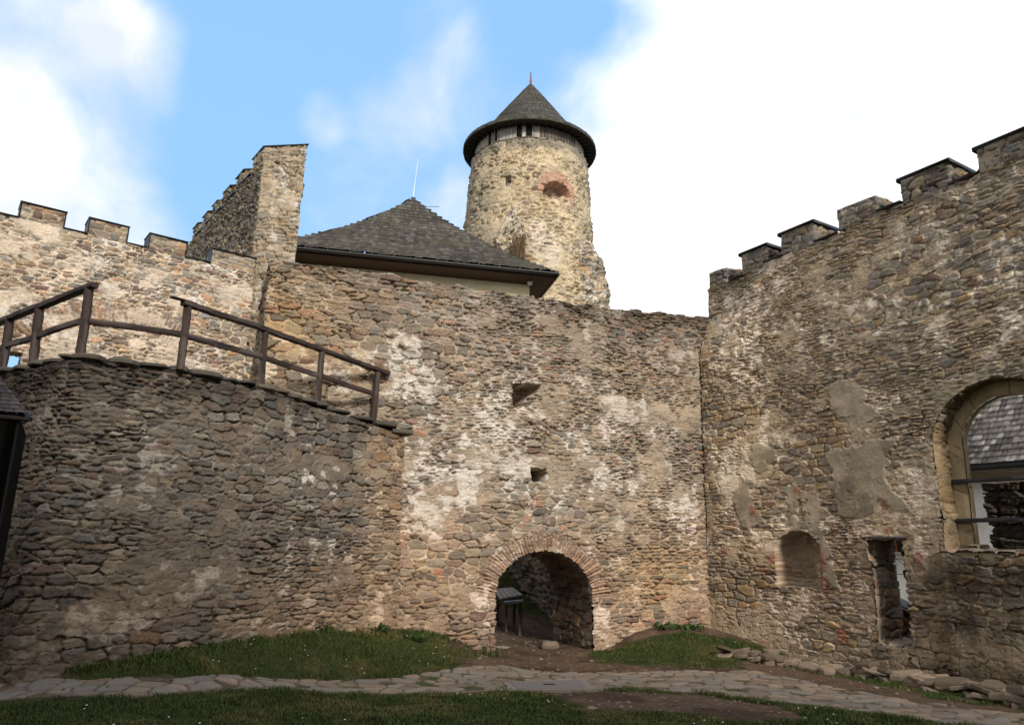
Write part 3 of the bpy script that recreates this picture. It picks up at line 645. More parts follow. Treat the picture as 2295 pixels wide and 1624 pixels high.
def r_hook(u, v, h, c, seed):
    w = .09 * (fbm(u * 5, v * 5, 511, 5) - .5) * 2 + .03 * (vn(u * 22, v * 22, 512) - .5); holes = ss(.60, .66, fbm(u * 3.3, v * 3.3, 513, 4)); ckl = ss(.012, .0, np.abs(fbm(u * 1.8, v * 1.8, 514, 4) - .5)) * ss(.45, .6, fbm(u, v, 515, 2))
    for k, P in enumerate(PL):
        d = sdist(u, v, P) + w; m = ss(-.01, .02, d) * (1 - (.25 if k in (0, 1, 2) else .9) * holes) * (.55 if k == 5 else 1); th = .028
        pc = np.array([(.40, .335, .245), (.37, .31, .225), (.43, .36, .25), (.42, .35, .26), (.38, .32, .24), (.33, .28, .20), (.46, .40, .31)][k])
        pcol = pc[None] * (1 - .45 * ckl)[:, None] * (1 - .35 * ss(.5, .62, fbm(u * 1.1, v * 1.4, 516, 4)))[:, None] * (.55 + .75 * fbm(u * 1.6, v * 1.6, 520 + k, 5) + .15 * vn(u * 30, v * 30, 521))[:, None]
        hn = th - .012 * ckl + .020 * (fbm(u * 3, v * 3, 522, 4) - .5) + .004 * (vn(u * 25, v * 25, 523) - .5)
        h = h * (1 - m) + hn * m; c = mixc(c, pcol, m * (.95 if k < 3 else .8))
    # scattered bricks
    rm = np.zeros(len(u))
    for (a_, b_) in REDS: rm = np.maximum(rm, np.exp(-(((u - a_) / .13) ** 2 + ((v - b_) / .13) ** 2)))
    rm = ss(.38, .60, rm * (.25 + 1.3 * fbm(u * 9, v * 14, 531, 3))); hb, cb = brickish(u, v, {}, 533); c = mixc(c, cb * .75, rm * .75)
    b2 = ss(0, .02, sdist(u, v, BR2)); c = mixc(c, cb * .8, b2)
    # moulded ledge under the big window
    led = ss(WIu0 - .12, WIu0 - .02, u) * ss(WIz0 + .02, WIz0 - .04, v); h = h + .07 * led
    return h, c
def r_depth(u, v, c):
    w = .03 * (vn(u * 12, v * 12, 541) - .5) * 2
    cc = (NIu0 + NIu1) / 2; rx = (NIu1 - NIu0) / 2; ry = .42; zs = NIz1 - ry
    e1 = np.minimum(rx - np.abs(u - cc), v - NIz0); e2 = (1 - np.sqrt(((u - cc) / rx) ** 2 + ((v - zs) / ry) ** 2)) * ry
    e = np.where(v < zs, e1, np.minimum(e2, rx - np.abs(u - cc))) + w * .5
    m = ss(0, .03, e); bow = np.sqrt(np.clip(1 - ((u - cc) / (rx * 1.02)) ** 2, 0, 1))
    c = mixc(c, np.array([.36, .30, .23]) * (.6 + .7 * fbm(u * 4, v * 4, 542, 4))[:, None], m * .55 * ss(.42, .5, fbm(u * 3, v * 3, 543, 3) + .12 * ss(zs - .3, zs, v)))
    return m * (.10 + .48 * bow), c
S_R = dict(pal='grey', mortar=(.37, .315, .235), white=r_white, tint=r_tint, grime_shade=r_grime, mw=.011, cover=lambda u, v: .54 - .055 * ss(5, 3.2, v) + .03 * ss(8, 9, v), mix=(.42, .55), amp=.85, crack=.028, open=.035, scale=.90, hook=r_hook)
RM = []   # merlons: (u0, u1, ztop, cap?)
for (xa, ya, xb, yb, cap) in [(1590, 616, 1628, 593, 0), (1662, 571, 1718, 545, 1), (1750, 528, 1822, 491, 1), (1877, 471, 1963, 437, 0), (2017, 401, 2124, 360, 1), (2188, 333, 2420, 236, 1)]:
    A, B = Ruv(xa, ya), Ruv(xb, yb); RM.append((max(A[0], 0), B[0], (A[1] + B[1]) / 2, cap))
RC = []
for (xa, ya, xb, yb) in [(1635, 632, 1664, 617), (1712, 596, 1757, 568), (1825, 546, 1877, 523), (1964, 479, 2020, 452), (2126, 419, 2196, 388)]:
    A, B = Ruv(xa, ya), Ruv(xb, yb); RC.append((A[0], B[0], (A[1] + B[1]) / 2))
print('RM', RM, 'RC', RC)
r_len = 12.5
def r_top(u):
    t = np.interp(u, [0, RC[0][0], RC[0][1], RC[1][0], RC[1][1], RC[2][0], RC[2][1], RC[3][0], RC[3][1], RC[4][0], RC[4][1], 12], [RC[0][2]] * 3 + [RC[1][2]] * 2 + [RC[2][2]] * 2 + [RC[3][2]] * 2 + [RC[4][2]] * 3)
    return t
RTH = .85
def rbat(u, v): return .38 * ss(8.3, 6.9, v) * ss(2.2, 0, u) + .022 * np.clip(2.5 - v, 0, 3)
def rpos(u, v): return np.stack([R_O[0] + R_D[0] * u, R_O[1] + R_D[1] * u, v], 1) + R_N * rbat(u, v)[:, None]
def dcut(u, v):
    j = .03 * (vn(u * 14, v * 18, 551) - .5) * 2
    return ((u + j > DOu0 - .10 * ss(1.9, 2.55, v)) & (u + j < DOu1) & (v > DOz0) & (v < DOz1))
def wcut(u, v):
    j = .02 * (vn(u * 14, v * 18, 552) - .5) * 2
    return arch_in(u + j, v + j, WIu, WIr, WIzs, WIz1 - WIzs, WIz0) & (v > WIz0)
rw = thing('battlemented_wall', 'high grey rubble wall on the right with arched window, niche and doorway, topped by merlons', 'wall', (R_O[0], R_O[1], 0)); RL = (R_O[0], R_O[1], 0)
a = Acc(); panel(a, rpos, 9.0, 9.8, .0145, S_R, 111, nrm=R_N, v0=-.4, top=r_top, cut=lambda u, v: dcut(u, v) | wcut(u, v), depth=r_depth)
panel(a, rpos, r_len, 9.8, .05, S_R, 111, nrm=R_N, u0=9.0, v0=-.4, top=r_top)
panel(a, lambda u, v: np.stack([R_O[0] + R_D[0] * u - R_N[0] * v, R_O[1] + R_D[1] * u - R_N[1] * v, r_top(u)], 1), r_len, RTH, .05, S_R, 113, nrm=(0, 0, 1))
panel(a, lambda u, v: rpos(u, v) - R_N * (RTH + rbat(u, v)[:, None]), r_len, 9.6, .12, dict(S_R, hook=None), 114, nrm=-R_N, v0=-1.5, top=r_top, warp=0,
      cut=lambda u, v: ((u > DOu0 - .16) & (u < DOu1 + .12) & (v > DOz0 - .1) & (v < DOz1 + .1)) | (arch_in(u, v, WIu, WIr * .96, WIzs, (WIz1 - WIzs) * .96, WIz0)))
# far end of the wall, seen above the lower curtain wall
qpanel(a, at2(R_O, R_D, R_N, 0, RTH, 7.6), at2(R_O, R_D, R_N, 0, 0, 7.6), at2(R_O, R_D, R_N, 0, 0, r_top(np.array([0.]))[0]), at2(R_O, R_D, R_N, 0, RTH, r_top(np.array([0.]))[0]), .03, S_R, 115, edge=.03)
local(a, RL).build('masonry', M_stone, rw)
S_Rm = dict(pal='grey', mortar=(.34, .29, .22), white=.12, mw=.008, cover=.6, mix=(.25, .45), amp=.9, grime_shade=lambda u, v: .22 + 0 * u)
for (u0, u1, zt, cap) in RM:
    zb = float(r_top(np.array([(u0 + u1) / 2]))[0]) - .02; a = Acc()
    f4 = [at2(R_O, R_D, R_N, u0, 0, 0)[:2], at2(R_O, R_D, R_N, u1, 0, 0)[:2], at2(R_O, R_D, R_N, u1, RTH, 0)[:2], at2(R_O, R_D, R_N, u0, RTH, 0)[:2]]
    stonebox(a, f4, zb, zt - (.03 if cap else 0), .025, S_Rm, 120 + int(u0 * 7), warp=.02 if cap else .035)
    mo = local(a, RL).build('merlon', M_stone, rw)
    if cap:
        a = Acc(); cc = at2(R_O, R_D, R_N, (u0 + u1) / 2, RTH / 2, zt + .0); box(a, cc, [*R_D, 0], -R_N, (0, 0, 1), (u1 - u0) / 2 + .055, RTH / 2 + .06, .016, (.035, .038, .04), .004)
        for e in (-1, 1): box(a, cc + np.array([*R_D, 0]) * e * ((u1 - u0) / 2 + .05) + [0, 0, -.035], [*R_D, 0], -R_N, (0, 0, 1), .006, RTH / 2 + .058, .03, (.035, .038, .04))
        co = local(a, RL).build('cap', M_metal, mo)
for (u0, u1, zt) in RC:
    a = Acc(); cc = at2(R_O, R_D, R_N, (u0 + u1) / 2, RTH / 2, zt + .03)
    box(a, cc, [*R_D, 0], -R_N, (0, 0, 1), (u1 - u0) / 2, RTH / 2 + .05, .018, (.04, .042, .042), .004); local(a, RL).build('crenel_flashing', M_metal, rw)
# doorway lining and plank lintel
a = Acc()
S_Dj = dict(pal='warm', mortar=(.34, .27, .19), white=.1, mw=.008, cover=.6, mix=(.2, .35), amp=1.2, grime_shade=lambda u, v: .5 * ss(.25, .8, u))
def djl(u, v): q = -.05 * np.clip(u / RTH, 0, 1); p = R_O[None] + R_D[None] * (DOu0 - .10 * ss(1.9, 2.55, v) * ss(.5, 0, u) + q)[:, None]; return np.stack([p[:, 0] - R_N[0] * (u - .04), p[:, 1] - R_N[1] * (u - .04), v], 1)
def djr(u, v): p = R_O[None] + R_D[None] * (DOu1 + 0 * u)[:, None]; return np.stack([p[:, 0] - R_N[0] * (RTH - u), p[:, 1] - R_N[1] * (RTH - u), v], 1)
panel(a, djl, RTH + .02, DOz1 + .02, .02, S_Dj, 131, nrm=np.array([*R_D, 0]), v0=DOz0 - .02)
panel(a, djr, RTH, DOz1 + .02, .03, S_Dj, 132, nrm=-np.array([*R_D, 0]), v0=DOz0 - .02)
qpanel(a, at2(R_O, R_D, R_N, DOu0 - .02, -.03, DOz0), at2(R_O, R_D, R_N, DOu1 + .02, -.03, DOz0), at2(R_O, R_D, R_N, DOu1 + .02, RTH, DOz0 + .05), at2(R_O, R_D, R_N, DOu0 - .02, RTH, DOz0 + .05), .03, S_Dj, 133)
local(a, RL).build('doorway_lining', M_stone, rw)
a = Acc(); lu0, lu1 = Ruv(1933, 1206)[0], Ruv(2034, 1206)[0]
for k, t in enumerate(np.linspace(0, RTH - .2, 4)):
    c0 = at2(R_O, R_D, R_N, lu0 - .01 * k, -.03 + t + .1, DOz1 + .035); c1 = at2(R_O, R_D, R_N, lu1, -.03 + t + .1, DOz1 + .035); beam(a, c0, c1, .2, .06, (.06, .045, .04), 40 + k, wob=.005)
local(a, RL).build('lintel', M_wood, rw)
# splayed reveal and dressed stone frame of the big window
s_out = archpath(WIu, WIr, WIzs, WIz1 - WIzs, WIz0); fr = WIr * .92; s_mid = archpath(WIu + .0, fr, WIzs, fr * 1.0, WIz0); fi = WIr * .72; s_in = archpath(WIu, fi, WIzs, fi * 1.0, WIz0)
a = Acc()
S_W = dict(pal='ochre', mortar=(.33, .265, .185), tint=lambda u, v: .85 * np.ones((len(u), 3)) * np.array([1.05, .95, .82]), white=.05, mw=.012, cover=.52, mix=(.2, .35), amp=.8, grime_shade=lambda u, v: .75 * ss(2.3, 3.1, v) * ss(5.2, 4.4, v) * ss(.02, .1, u) + 0 * u)
lining(a, R_O, R_D, R_N, s_out, s_mid, -.02, .36, .02, S_W, 141)
local(a, RL).build('window_reveal', M_stone, rw)
def dressed(u, v, S, seed):
    q = v / .62 + .3 * hsh(np.floor(v / .62), 0 * v, seed); fq = np.abs(q - np.round(q)) * .62; r_ = hsh(np.round(q - .5), 0 * q, seed + 1)
    j = ss(.004, .014, fq + .006 * (vn(u * 30, v * 30, seed) - .5)); f = fbm(u * 6, v * 4, seed + 2, 4)
    c = np.array([.34, .27, .165])[None] * (.75 + .35 * r_)[:, None] * (.6 + .75 * f)[:, None]; c = mixc(c * .35, c, j)
    return .012 * j + .012 * (f - .5) - .02 * ss(.72, .85, fbm(u * 5, v * 5, seed + 3, 3)), c
def ring(a, p_out, p_in, t, res, seed):      # flat front of the frame
    s0, X0, Z0 = p_out; s1, X1, Z1 = p_in; L = s0[-1]
    def pos(u, v):
        w = u / .25; q = v / L; xx = np.interp(q * s0[-1], s0, X0) * (1 - w) + np.interp(q * s1[-1], s1, X1) * w; zz = np.interp(q * s0[-1], s0, Z0) * (1 - w) + np.interp(q * s1[-1], s1, Z1) * w
        return np.stack([R_O[0] + R_D[0] * xx - R_N[0] * (t + .03 * ss(.17, .25, u)), R_O[1] + R_D[1] * xx - R_N[1] * (t + .03 * ss(.17, .25, u)), zz], 1)
    panel(a, pos, .25, L, res, {}, seed, nrm=R_N, fn=dressed, warp=.012)
a = Acc(); ring(a, s_mid, s_in, .34, .02, 151)
lining(a, R_O, R_D, R_N, s_in, s_in, .37, .50, .025, {}, 151, fn=dressed, warp=.012)
s_bk = archpath(WIu, WIr * .88, WIzs, WIr * .88, WIz0); lining(a, R_O, R_D, R_N, s_in, s_bk, .50, RTH + .03, .04, {}, 152, fn=dressed, warp=.012)
box(a, at2(R_O, R_D, R_N, WIu - fi - .06, .5, WIz0 + .07), [*R_D, 0], -R_N, (0, 0, 1), .16, .2, .07, (.26, .21, .15), .03)
local(a, RL).build('window_frame', M_stone, rw)
a = Acc()
qpanel(a, at2(R_O, R_D, R_N, WIu - WIr - .1, -.10, WIz0 - .0), at2(R_O, R_D, R_N, WIu + WIr + .1, -.10, WIz0), at2(R_O, R_D, R_N, WIu + WIr + .1, RTH + .02, WIz0 + .02), at2(R_O, R_D, R_N, WIu - WIr - .1, RTH + .02, WIz0 + .02), .025, S_Dj, 155)
local(a, RL).build('window_sill', M_stone, rw)
for (pa, pb) in [((2132, 1079), (2420, 1068)), ((2140, 1166), (2420, 1166))]:
    a = Acc(); A = Ruv(*pa); z_ = hit(pa[0], pa[1], at2(R_O, R_D, R_N, 0, .30, 0)[:2], 149)
    u_ = (z_[:2] - R_O) @ R_D; beam(a, at2(R_O, R_D, R_N, u_, .30, z_[2]), at2(R_O, R_D, R_N, WIu + WIr * .8 + .05, .30, z_[2]), .05, .075, (.035, .03, .032), 60 + int(pa[1]), wob=.003)
    local(a, RL).build('window_rail', M_wood, rw)

# ================================================================== LEFT BATTLEMENTED WALL
lw = thing('battlemented_wall', 'cream mortared rubble wall on the upper left behind the wooden railing, topped by low capped merlons', 'wall', (L_O[0], L_O[1], 0)); LL = (L_O[0], L_O[1], 0)
LT = 10.09
SKu0, SKu1 = Luv(2, 800)[0], Luv(47, 800)[0]; SKz1 = Luv(28, 787)[1]
S_L = dict(pal='warm', mortar=(.58, .49, .38), white=.24, mw=.014, cover=lambda u, v: .50 + .05 * ss(8.5, 7.0, v) - .05 * ss(8.4, 9.6, v), mix=(.36, .60), amp=1.0, tint=lambda u, v: mixc(np.ones((len(u), 3)) * 1.12, np.array([1.0, .97, .92]), ss(8, 6, v)),
           arcs=[(Luv(250, 900)[0], 5.0, 3.0, 3.05, .36, 1.0, math.pi - .75, .10)])
a = Acc(); l_end = 6.42
def lpos(u, v): return np.stack([L_O[0] + L_D[0] * u, L_O[1] + L_D[1] * u, v], 1)
panel(a, lpos, l_end, LT, .019, S_L, 211, nrm=L_N, u0=-1.0, v0=4.3, cut=lambda u, v: (u > SKu0) & (u < SKu1 + .02 * vn(u * 9, v * 25, 5)) & (v < SKz1) & (v > 5.2))
panel(a, lpos, -1.0, LT, .08, S_L, 211, nrm=L_N, u0=-6, v0=2.5)
LTH = .6
panel(a, lambda u, v: lpos(u, v) - L_N * LTH, l_end, LT, .12, S_L, 212, nrm=-L_N, u0=-6, v0=2, warp=0, cut=lambda u, v: (u > SKu0 - .1) & (u < SKu1 + .1) & (v < SKz1 + .1) & (v > 5.1))
panel(a, lambda u, v: np.stack([L_O[0] + L_D[0] * u - L_N[0] * v, L_O[1] + L_D[1] * u - L_N[1] * v, LT + 0 * u], 1), l_end, LTH, .05, S_L, 213, nrm=(0, 0, 1), u0=-6)
for (uu, sg) in ((SKu0, 1), (SKu1, -1)):
    A = at2(L_O, L_D, L_N, uu, 0, 5.1); B = at2(L_O, L_D, L_N, uu, LTH, 5.1); up_ = np.array([0, 0, SKz1 - 5.0])
    qpanel(a, *((B, A, A + up_, B + up_) if sg < 0 else (A, B, B + up_, A + up_)), .03, S_L, 215)
A = at2(L_O, L_D, L_N, SKu0 - .05, -.01, SKz1); B = at2(L_O, L_D, L_N, SKu1 + .05, -.01, SKz1); qpanel(a, A, at2(L_O, L_D, L_N, SKu0 - .05, LTH, SKz1), at2(L_O, L_D, L_N, SKu1 + .05, LTH, SKz1), B, .03, S_L, 216)
local(a, LL).build('masonry', M_stone, lw)
LM = [(Luv(50, 455)[0], Luv(147, 478)[0]), (Luv(203, 488)[0], Luv(287, 512)[0]), (Luv(338, 524)[0], Luv(419, 540)[0]), (Luv(477, 552)[0], l_end - .02), (-2.2, -1.15), (-4.2, -3.2)]
S_Lm = dict(pal='warm', mortar=(.50, .42, .31), white=.12, mw=.010, cover=.62, mix=(.2, .4), amp=.9)
MC = (.055, .062, .068)
for k, (u0, u1) in enumerate(LM):
    a = Acc(); zt = 10.53 + .02 * (k % 2)
    stonebox(a, [at2(L_O, L_D, L_N, u0, 0, 0)[:2], at2(L_O, L_D, L_N, u1, 0, 0)[:2], at2(L_O, L_D, L_N, u1, LTH, 0)[:2], at2(L_O, L_D, L_N, u0, LTH, 0)[:2]], LT - .02, zt, .028, S_Lm, 220 + k, warp=.012)
    mo = local(a, LL).build('merlon', M_stone, lw)
    a = Acc(); cc = at2(L_O, L_D, L_N, (u0 + u1) / 2, LTH / 2, zt + .02); box(a, cc, [*L_D, 0], -L_N, (0, 0, 1), (u1 - u0) / 2 + .045, LTH / 2 + .05, .016, MC, .004)
    for e in (-1, 1):
        if k == 3 and e == 1: continue
        box(a, at2(L_O, L_D, L_N, (u0 + u1) / 2 + e * ((u1 - u0) / 2 + .018), LTH / 2 - .02, (LT + zt) / 2 + .0), [*L_D, 0], -L_N, (0, 0, 1), .012, LTH / 2 + .035, (zt - LT) / 2, MC, .003)
    local(a, LL).build('cap', M_metal, mo)
edges_ = sorted([(u0, u1) for u0, u1 in LM]); gaps = [(-6, edges_[0][0])] + [(edges_[i][1], edges_[i + 1][0]) for i in range(len(edges_) - 1)]
for (g0, g1) in gaps:
    a = Acc(); box(a, at2(L_O, L_D, L_N, (g0 + g1) / 2, LTH / 2, LT + .022), [*L_D, 0], -L_N, (0, 0, 1), (g1 - g0) / 2 - .03, LTH / 2 + .04, .02, MC, .004)
    local(a, LL).build('crenel_flashing', M_metal, lw)

# ================================================================== TALL CROSS WALL WITH STEPPED MERLONS
W_D = np.array([math.sin(math.radians(-37)), math.cos(math.radians(-37))]); WA = np.array([-8.08, 21.45]); WB = np.array([-6.70, 21.28])
cw = thing('battlemented_wall', 'tall narrow stone wall end with slate caps rising behind the low merlons, its merlons receding to the left', 'wall', (WA[0], WA[1], 0)); WL = (WA[0], WA[1], 0)
S_X = dict(pal='ochre', mortar=(.46, .38, .27), white=.28, mw=.010, cover=.58, mix=(.25, .48), amp=1.3); S_Xs = dict(pal='grey', mortar=(.24, .20, .15), white=.03, mw=.004, cover=.72, mix=(.45, .6), amp=1.9, open=.08)
TOPX = 13.95; XL = 9.0; a = Acc()
P3 = lambda p, z_: np.array([p[0], p[1], z_]); Fa = WA + W_D * XL; Fb = WB + W_D * XL
qpanel(a, P3(WA, 4.2), P3(WB, 4.2), P3(WB, TOPX), P3(WA, TOPX), .03, S_X, 231, edge=.02, warp=.03)
qpanel(a, P3(Fa, 4.2), P3(WA, 4.2), P3(WA, TOPX), P3(Fa, TOPX), .035, S_Xs, 232, edge=.02, warp=.03)
qpanel(a, P3(WB, 4.2), P3(Fb, 4.2), P3(Fb, TOPX), P3(WB, TOPX), .10, S_Xs, 233, edge=.02, warp=.03)
qpanel(a, P3(WA, TOPX), P3(WB, TOPX), P3(Fb, TOPX), P3(Fa, TOPX), .06, S_Xs, 234, edge=.02, warp=.03)
qpanel(a, P3(Fb, 4.2), P3(Fa, 4.2), P3(Fa, TOPX), P3(Fb, TOPX), .12, S_Xs, 235)
local(a, WL).build('masonry', M_stone, cw)
for k, (t0, t1) in enumerate([(0, 1.0), (1.95, 2.75), (3.45, 4.2), (5.0, 5.6), (6.2, 6.9), (7.6, 8.3)]):
    a = Acc(); p0, p1, p2, p3 = WA + W_D * t0, WB + W_D * t0, WB + W_D * t1, WA + W_D * t1
    stonebox(a, [p0, p1, p2, p3], TOPX - .02, 14.48, .03, S_X if k == 0 else S_Xs, 240 + k, warp=.02)
    mo = local(a, WL).build('merlon', M_stone, cw); a = Acc(); cc = (p0 + p1 + p2 + p3) / 4
    e1 = (p1 - p0) / np.linalg.norm(p1 - p0); hw = np.linalg.norm(p1 - p0) / 2 + .07
    V = [P3(q, z_) for z_ in (14.47, 14.51) for q in ((p0 - e1 * .08 - W_D * .06), (p1 + e1 * .06 - W_D * .06), (p2 + e1 * .06 + W_D * .06), (p3 - e1 * .08 + W_D * .06))]
    a.add(V, [(3, 2, 1, 0), (4, 5, 6, 7), (0, 1, 5, 4), (1, 2, 6, 5), (2, 3, 7, 6), (3, 0, 4, 7)], (.03, .032, .034)); local(a, WL).build('cap', M_metal, mo, smooth=False)
for (t0, t1) in [(1.0, 1.95), (2.75, 3.45), (4.2, 5.0), (5.6, 6.2), (6.9, 7.6)]:
    a = Acc(); p0, p1, p2, p3 = WA + W_D * t0, WB + W_D * t0, WB + W_D * t1, WA + W_D * t1; e1 = (p1 - p0) / np.linalg.norm(p1 - p0)
    V = [P3(q, z_) for z_ in (TOPX + .01, TOPX + .05) for q in (p0 - e1 * .12, p1 + e1 * .05, p2 + e1 * .05, p3 - e1 * .12)]
    a.add(V, [(3, 2, 1, 0), (4, 5, 6, 7), (0, 1, 5, 4), (1, 2, 6, 5), (2, 3, 7, 6), (3, 0, 4, 7)], (.05, .075, .07)); local(a, WL).build('crenel_flashing', M_metal, cw, smooth=False)

# ================================================================== RETAINING WALL, TERRACE, RAILING
ZT = 4.85
RPX = [atz(px, py, ZT) for px, py in [(-120, 872), (-40, 846), (40, 829), (110, 814), (160, 805), (188, 804), (225, 810), (300, 820), (400, 834), (500, 852)]]
RPX += [dist(600, 874, 12.75), dist(700, 908, 13.7), dist(800, 940, 14.55), dist(860, 960, 15.0), hit(905, 974, C_O, 68) - C_N * .0]
rp = np.array([q[:2] for q in RPX]); rpz = np.array([q[2] for q in RPX]); print('rpz', rpz.round(2))
def catmull(P, n=12):
    P = np.vstack([2 * P[0] - P[1], P, 2 * P[-1] - P[-2]]); o = []
    for i in range(1, len(P) - 2):
        for t in np.linspace(0, 1, n, endpoint=False):
            o.append(.5 * (2 * P[i] + (P[i + 1] - P[i - 1]) * t + (2 * P[i - 1] - 5 * P[i] + 4 * P[i + 1] - P[i + 2]) * t * t + (3 * P[i] - P[i - 1] - 3 * P[i + 1] + P[i + 2]) * t ** 3))
    return np.array(o + [P[-2]])
print('retaining plan', rp.round(2).tolist())
rc = catmull(rp)
for _ in range(6): rc[1:-1] = (rc[:-2] + rc[1:-1] * 2 + rc[2:]) / 4
rs = np.concatenate([[0], np.cumsum(np.hypot(*np.diff(rc, axis=0).T))]); RLEN = rs[-1]
rzs = np.interp(np.linspace(0, 1, len(rc)), np.linspace(0, 1, len(rpz)), rpz)
def zt(s): return np.interp(s, rs, rzs)
def rcp(s): return np.stack([np.interp(s, rs, rc[:, 0]), np.interp(s, rs, rc[:, 1])], 1)
def rcn(s, _v=None):
    d = rcp(np.minimum(s + .25, RLEN)) - rcp(np.maximum(s - .25, 0)); d /= np.linalg.norm(d, axis=1)[:, None]; return np.stack([d[:, 1], -d[:, 0], 0 * s], 1)
def rtpos(u, v): p = rcp(u); return np.stack([p[:, 0], p[:, 1], v], 1) + rcn(u) * (.035 * (zt(u) - v) + .06 * ss(1.5, 0, v))[:, None]
ret = thing('retaining_wall', 'dark curved rubble retaining wall with slab coping below the wooden railing, left of the arch', 'wall', (rp[8][0], rp[8][1], 0)); TL = (rp[8][0], rp[8][1], 0)
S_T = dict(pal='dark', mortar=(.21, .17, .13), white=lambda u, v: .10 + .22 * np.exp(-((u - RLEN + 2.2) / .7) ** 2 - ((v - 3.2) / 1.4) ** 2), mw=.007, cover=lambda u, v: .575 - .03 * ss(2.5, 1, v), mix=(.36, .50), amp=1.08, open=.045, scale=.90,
           tint=lambda u, v: mixc(np.ones((len(u), 3)) * 1.0, np.array([1.75, 1.5, 1.25]), np.clip(ss(RLEN - 1.6, RLEN - .1, u + .5 * (fbm(u * 2, v * 2, 66, 3) - .5)) + .7 * ss(RLEN - 5, RLEN - 1, u) * ss(2.5, .5, v) + .25 * ss(2.5, 1.0, v), 0, 1)), grime_shade=lambda u, v: .10 + .5 * ss(4.1, 4.8, v) + .6 * ss(5.6, 3.4, u) + .3 * ss(3, 0, v) * ss(9, 4, u))  # left end's dimness painted into the colour, besides the weathering at the top
a = Acc(); panel(a, rtpos, RLEN, 5.0, .014, S_T, 311, nrm=rcn, u0=0, v0=-.2, warp=.035, top=zt)
local(a, TL).build('masonry', M_stone, ret)
# coping slabs
a = Acc(); s = .1; k = 0
rng = np.random.RandomState(5)
def slab(a, cx, cy, z_, ang, lx, ly, th, col, seed, tk=.03):
    n = 9; an = np.linspace(0, 2 * math.pi, n, endpoint=False) + .3
    sup = 1 / (np.abs(np.cos(an)) ** 4 + np.abs(np.sin(an)) ** 4) ** .25 * (.88 + .24 * np.array([hsh(i, seed, 7) for i in range(n)]))
    X = np.cos(an) * sup * lx / 2; Y = np.sin(an) * sup * ly / 2; ca, sa = math.cos(ang), math.sin(ang); V = []
    for zz, sc in ((-.5, .9), (-.3, .99), (.25, 1.0), (.5, .92)):
        tilt = tk * (hsh(seed, 3, 1) - .5); tl2 = tk * (hsh(seed, 4, 1) - .5)
        for i in range(n): V.append((cx + (X[i] * ca - Y[i] * sa) * sc, cy + (X[i] * sa + Y[i] * ca) * sc, z_ + zz * th + tilt * X[i] + tl2 * Y[i] + .008 * hsh(i, seed, int(zz * 10) + 9)))
    V.append((cx, cy, z_ + .52 * th)); V.append((cx, cy, z_ - .5 * th)); f = []
    for r_ in range(3): f += [(r_ * n + i, r_ * n + (i + 1) % n, (r_ + 1) * n + (i + 1) % n, (r_ + 1) * n + i) for i in range(n)]
    a.add(V, f, col); b_ = a.n - len(V); a.f.append(np.array([(3 * n + i, 3 * n + (i + 1) % n, 4 * n) for i in range(n)] + [((i + 1) % n, i, 4 * n + 1) for i in range(n)]) + b_); a.v.append(np.zeros((0, 3))); a.c.append(np.zeros((0, 3)))
while s < RLEN - .1:
    L_ = .28 + .5 * rng.rand() ** 1.3; p = rcp(np.array([s + L_ / 2]))[0]; nn = rcn(np.array([s + L_ / 2]))[0]; ang = math.atan2(nn[0], -nn[1])
    c_ = np.array([(.085, .08, .068), (.10, .09, .075), (.075, .07, .062), (.12, .10, .08)][rng.randint(4)]) * (.8 + .4 * rng.rand())
    slab(a, p[0] - nn[0] * (.16 + .05 * rng.rand()), p[1] - nn[1] * (.16 + .05 * rng.rand()), float(zt(s)) + .025 + .03 * rng.rand(), ang, L_ * .99, .52 + .12 * rng.rand(), .05 + .05 * rng.rand(), c_, k)
    if rng.rand() < .35: slab(a, p[0] - nn[0] * .2, p[1] - nn[1] * .2, float(zt(s)) + .09 + .02 * rng.rand(), ang, L_ * .6, .4, .05, c_ * 1.1, k + 500)
    s += L_ * .97; k += 1
local(a, TL).build('coping', M_stone, ret, smooth=False)
# terrace floor behind the railing
inner = rc - rcn(rs)[:, :2] * .12; c0 = C_O - C_N[:2] * 0
pz = [z_ - .03 for z_ in rzs] + [4.4, 4.7, 4.8, 4.82, 4.82]
poly = [tuple(p) for p in inner] + [tuple(C_O + C_D * 2.4 - C_N[:2] * .3), tuple(C_O + C_D * .3 - C_N[:2] * (TH + 0.2)), (-7.2, 21.3), tuple((L_O + L_D * 6.3) - L_N[:2] * .2), tuple(L_O + L_D * -6 - L_N[:2] * .2)]
import mathutils
tri = mathutils.geometry.tessellate_polygon([[Vector((p[0], p[1], 0)) for p in poly]])
a = Acc(); V = [(p[0], p[1], z_) for p, z_ in zip(poly, pz)]; T = np.array([t for t in tri]);
e1_ = np.array(V)[T[:, 1]] - np.array(V)[T[:, 0]]; e2_ = np.array(V)[T[:, 2]] - np.array(V)[T[:, 0]]; fl = (e1_[:, 0] * e2_[:, 1] - e1_[:, 1] * e2_[:, 0]) < 0; T[fl] = T[fl][:, ::-1]
a.add(V, T, (.20, .16, .12)); structure(a.build('terrace_ground', M_ground, smooth=False))

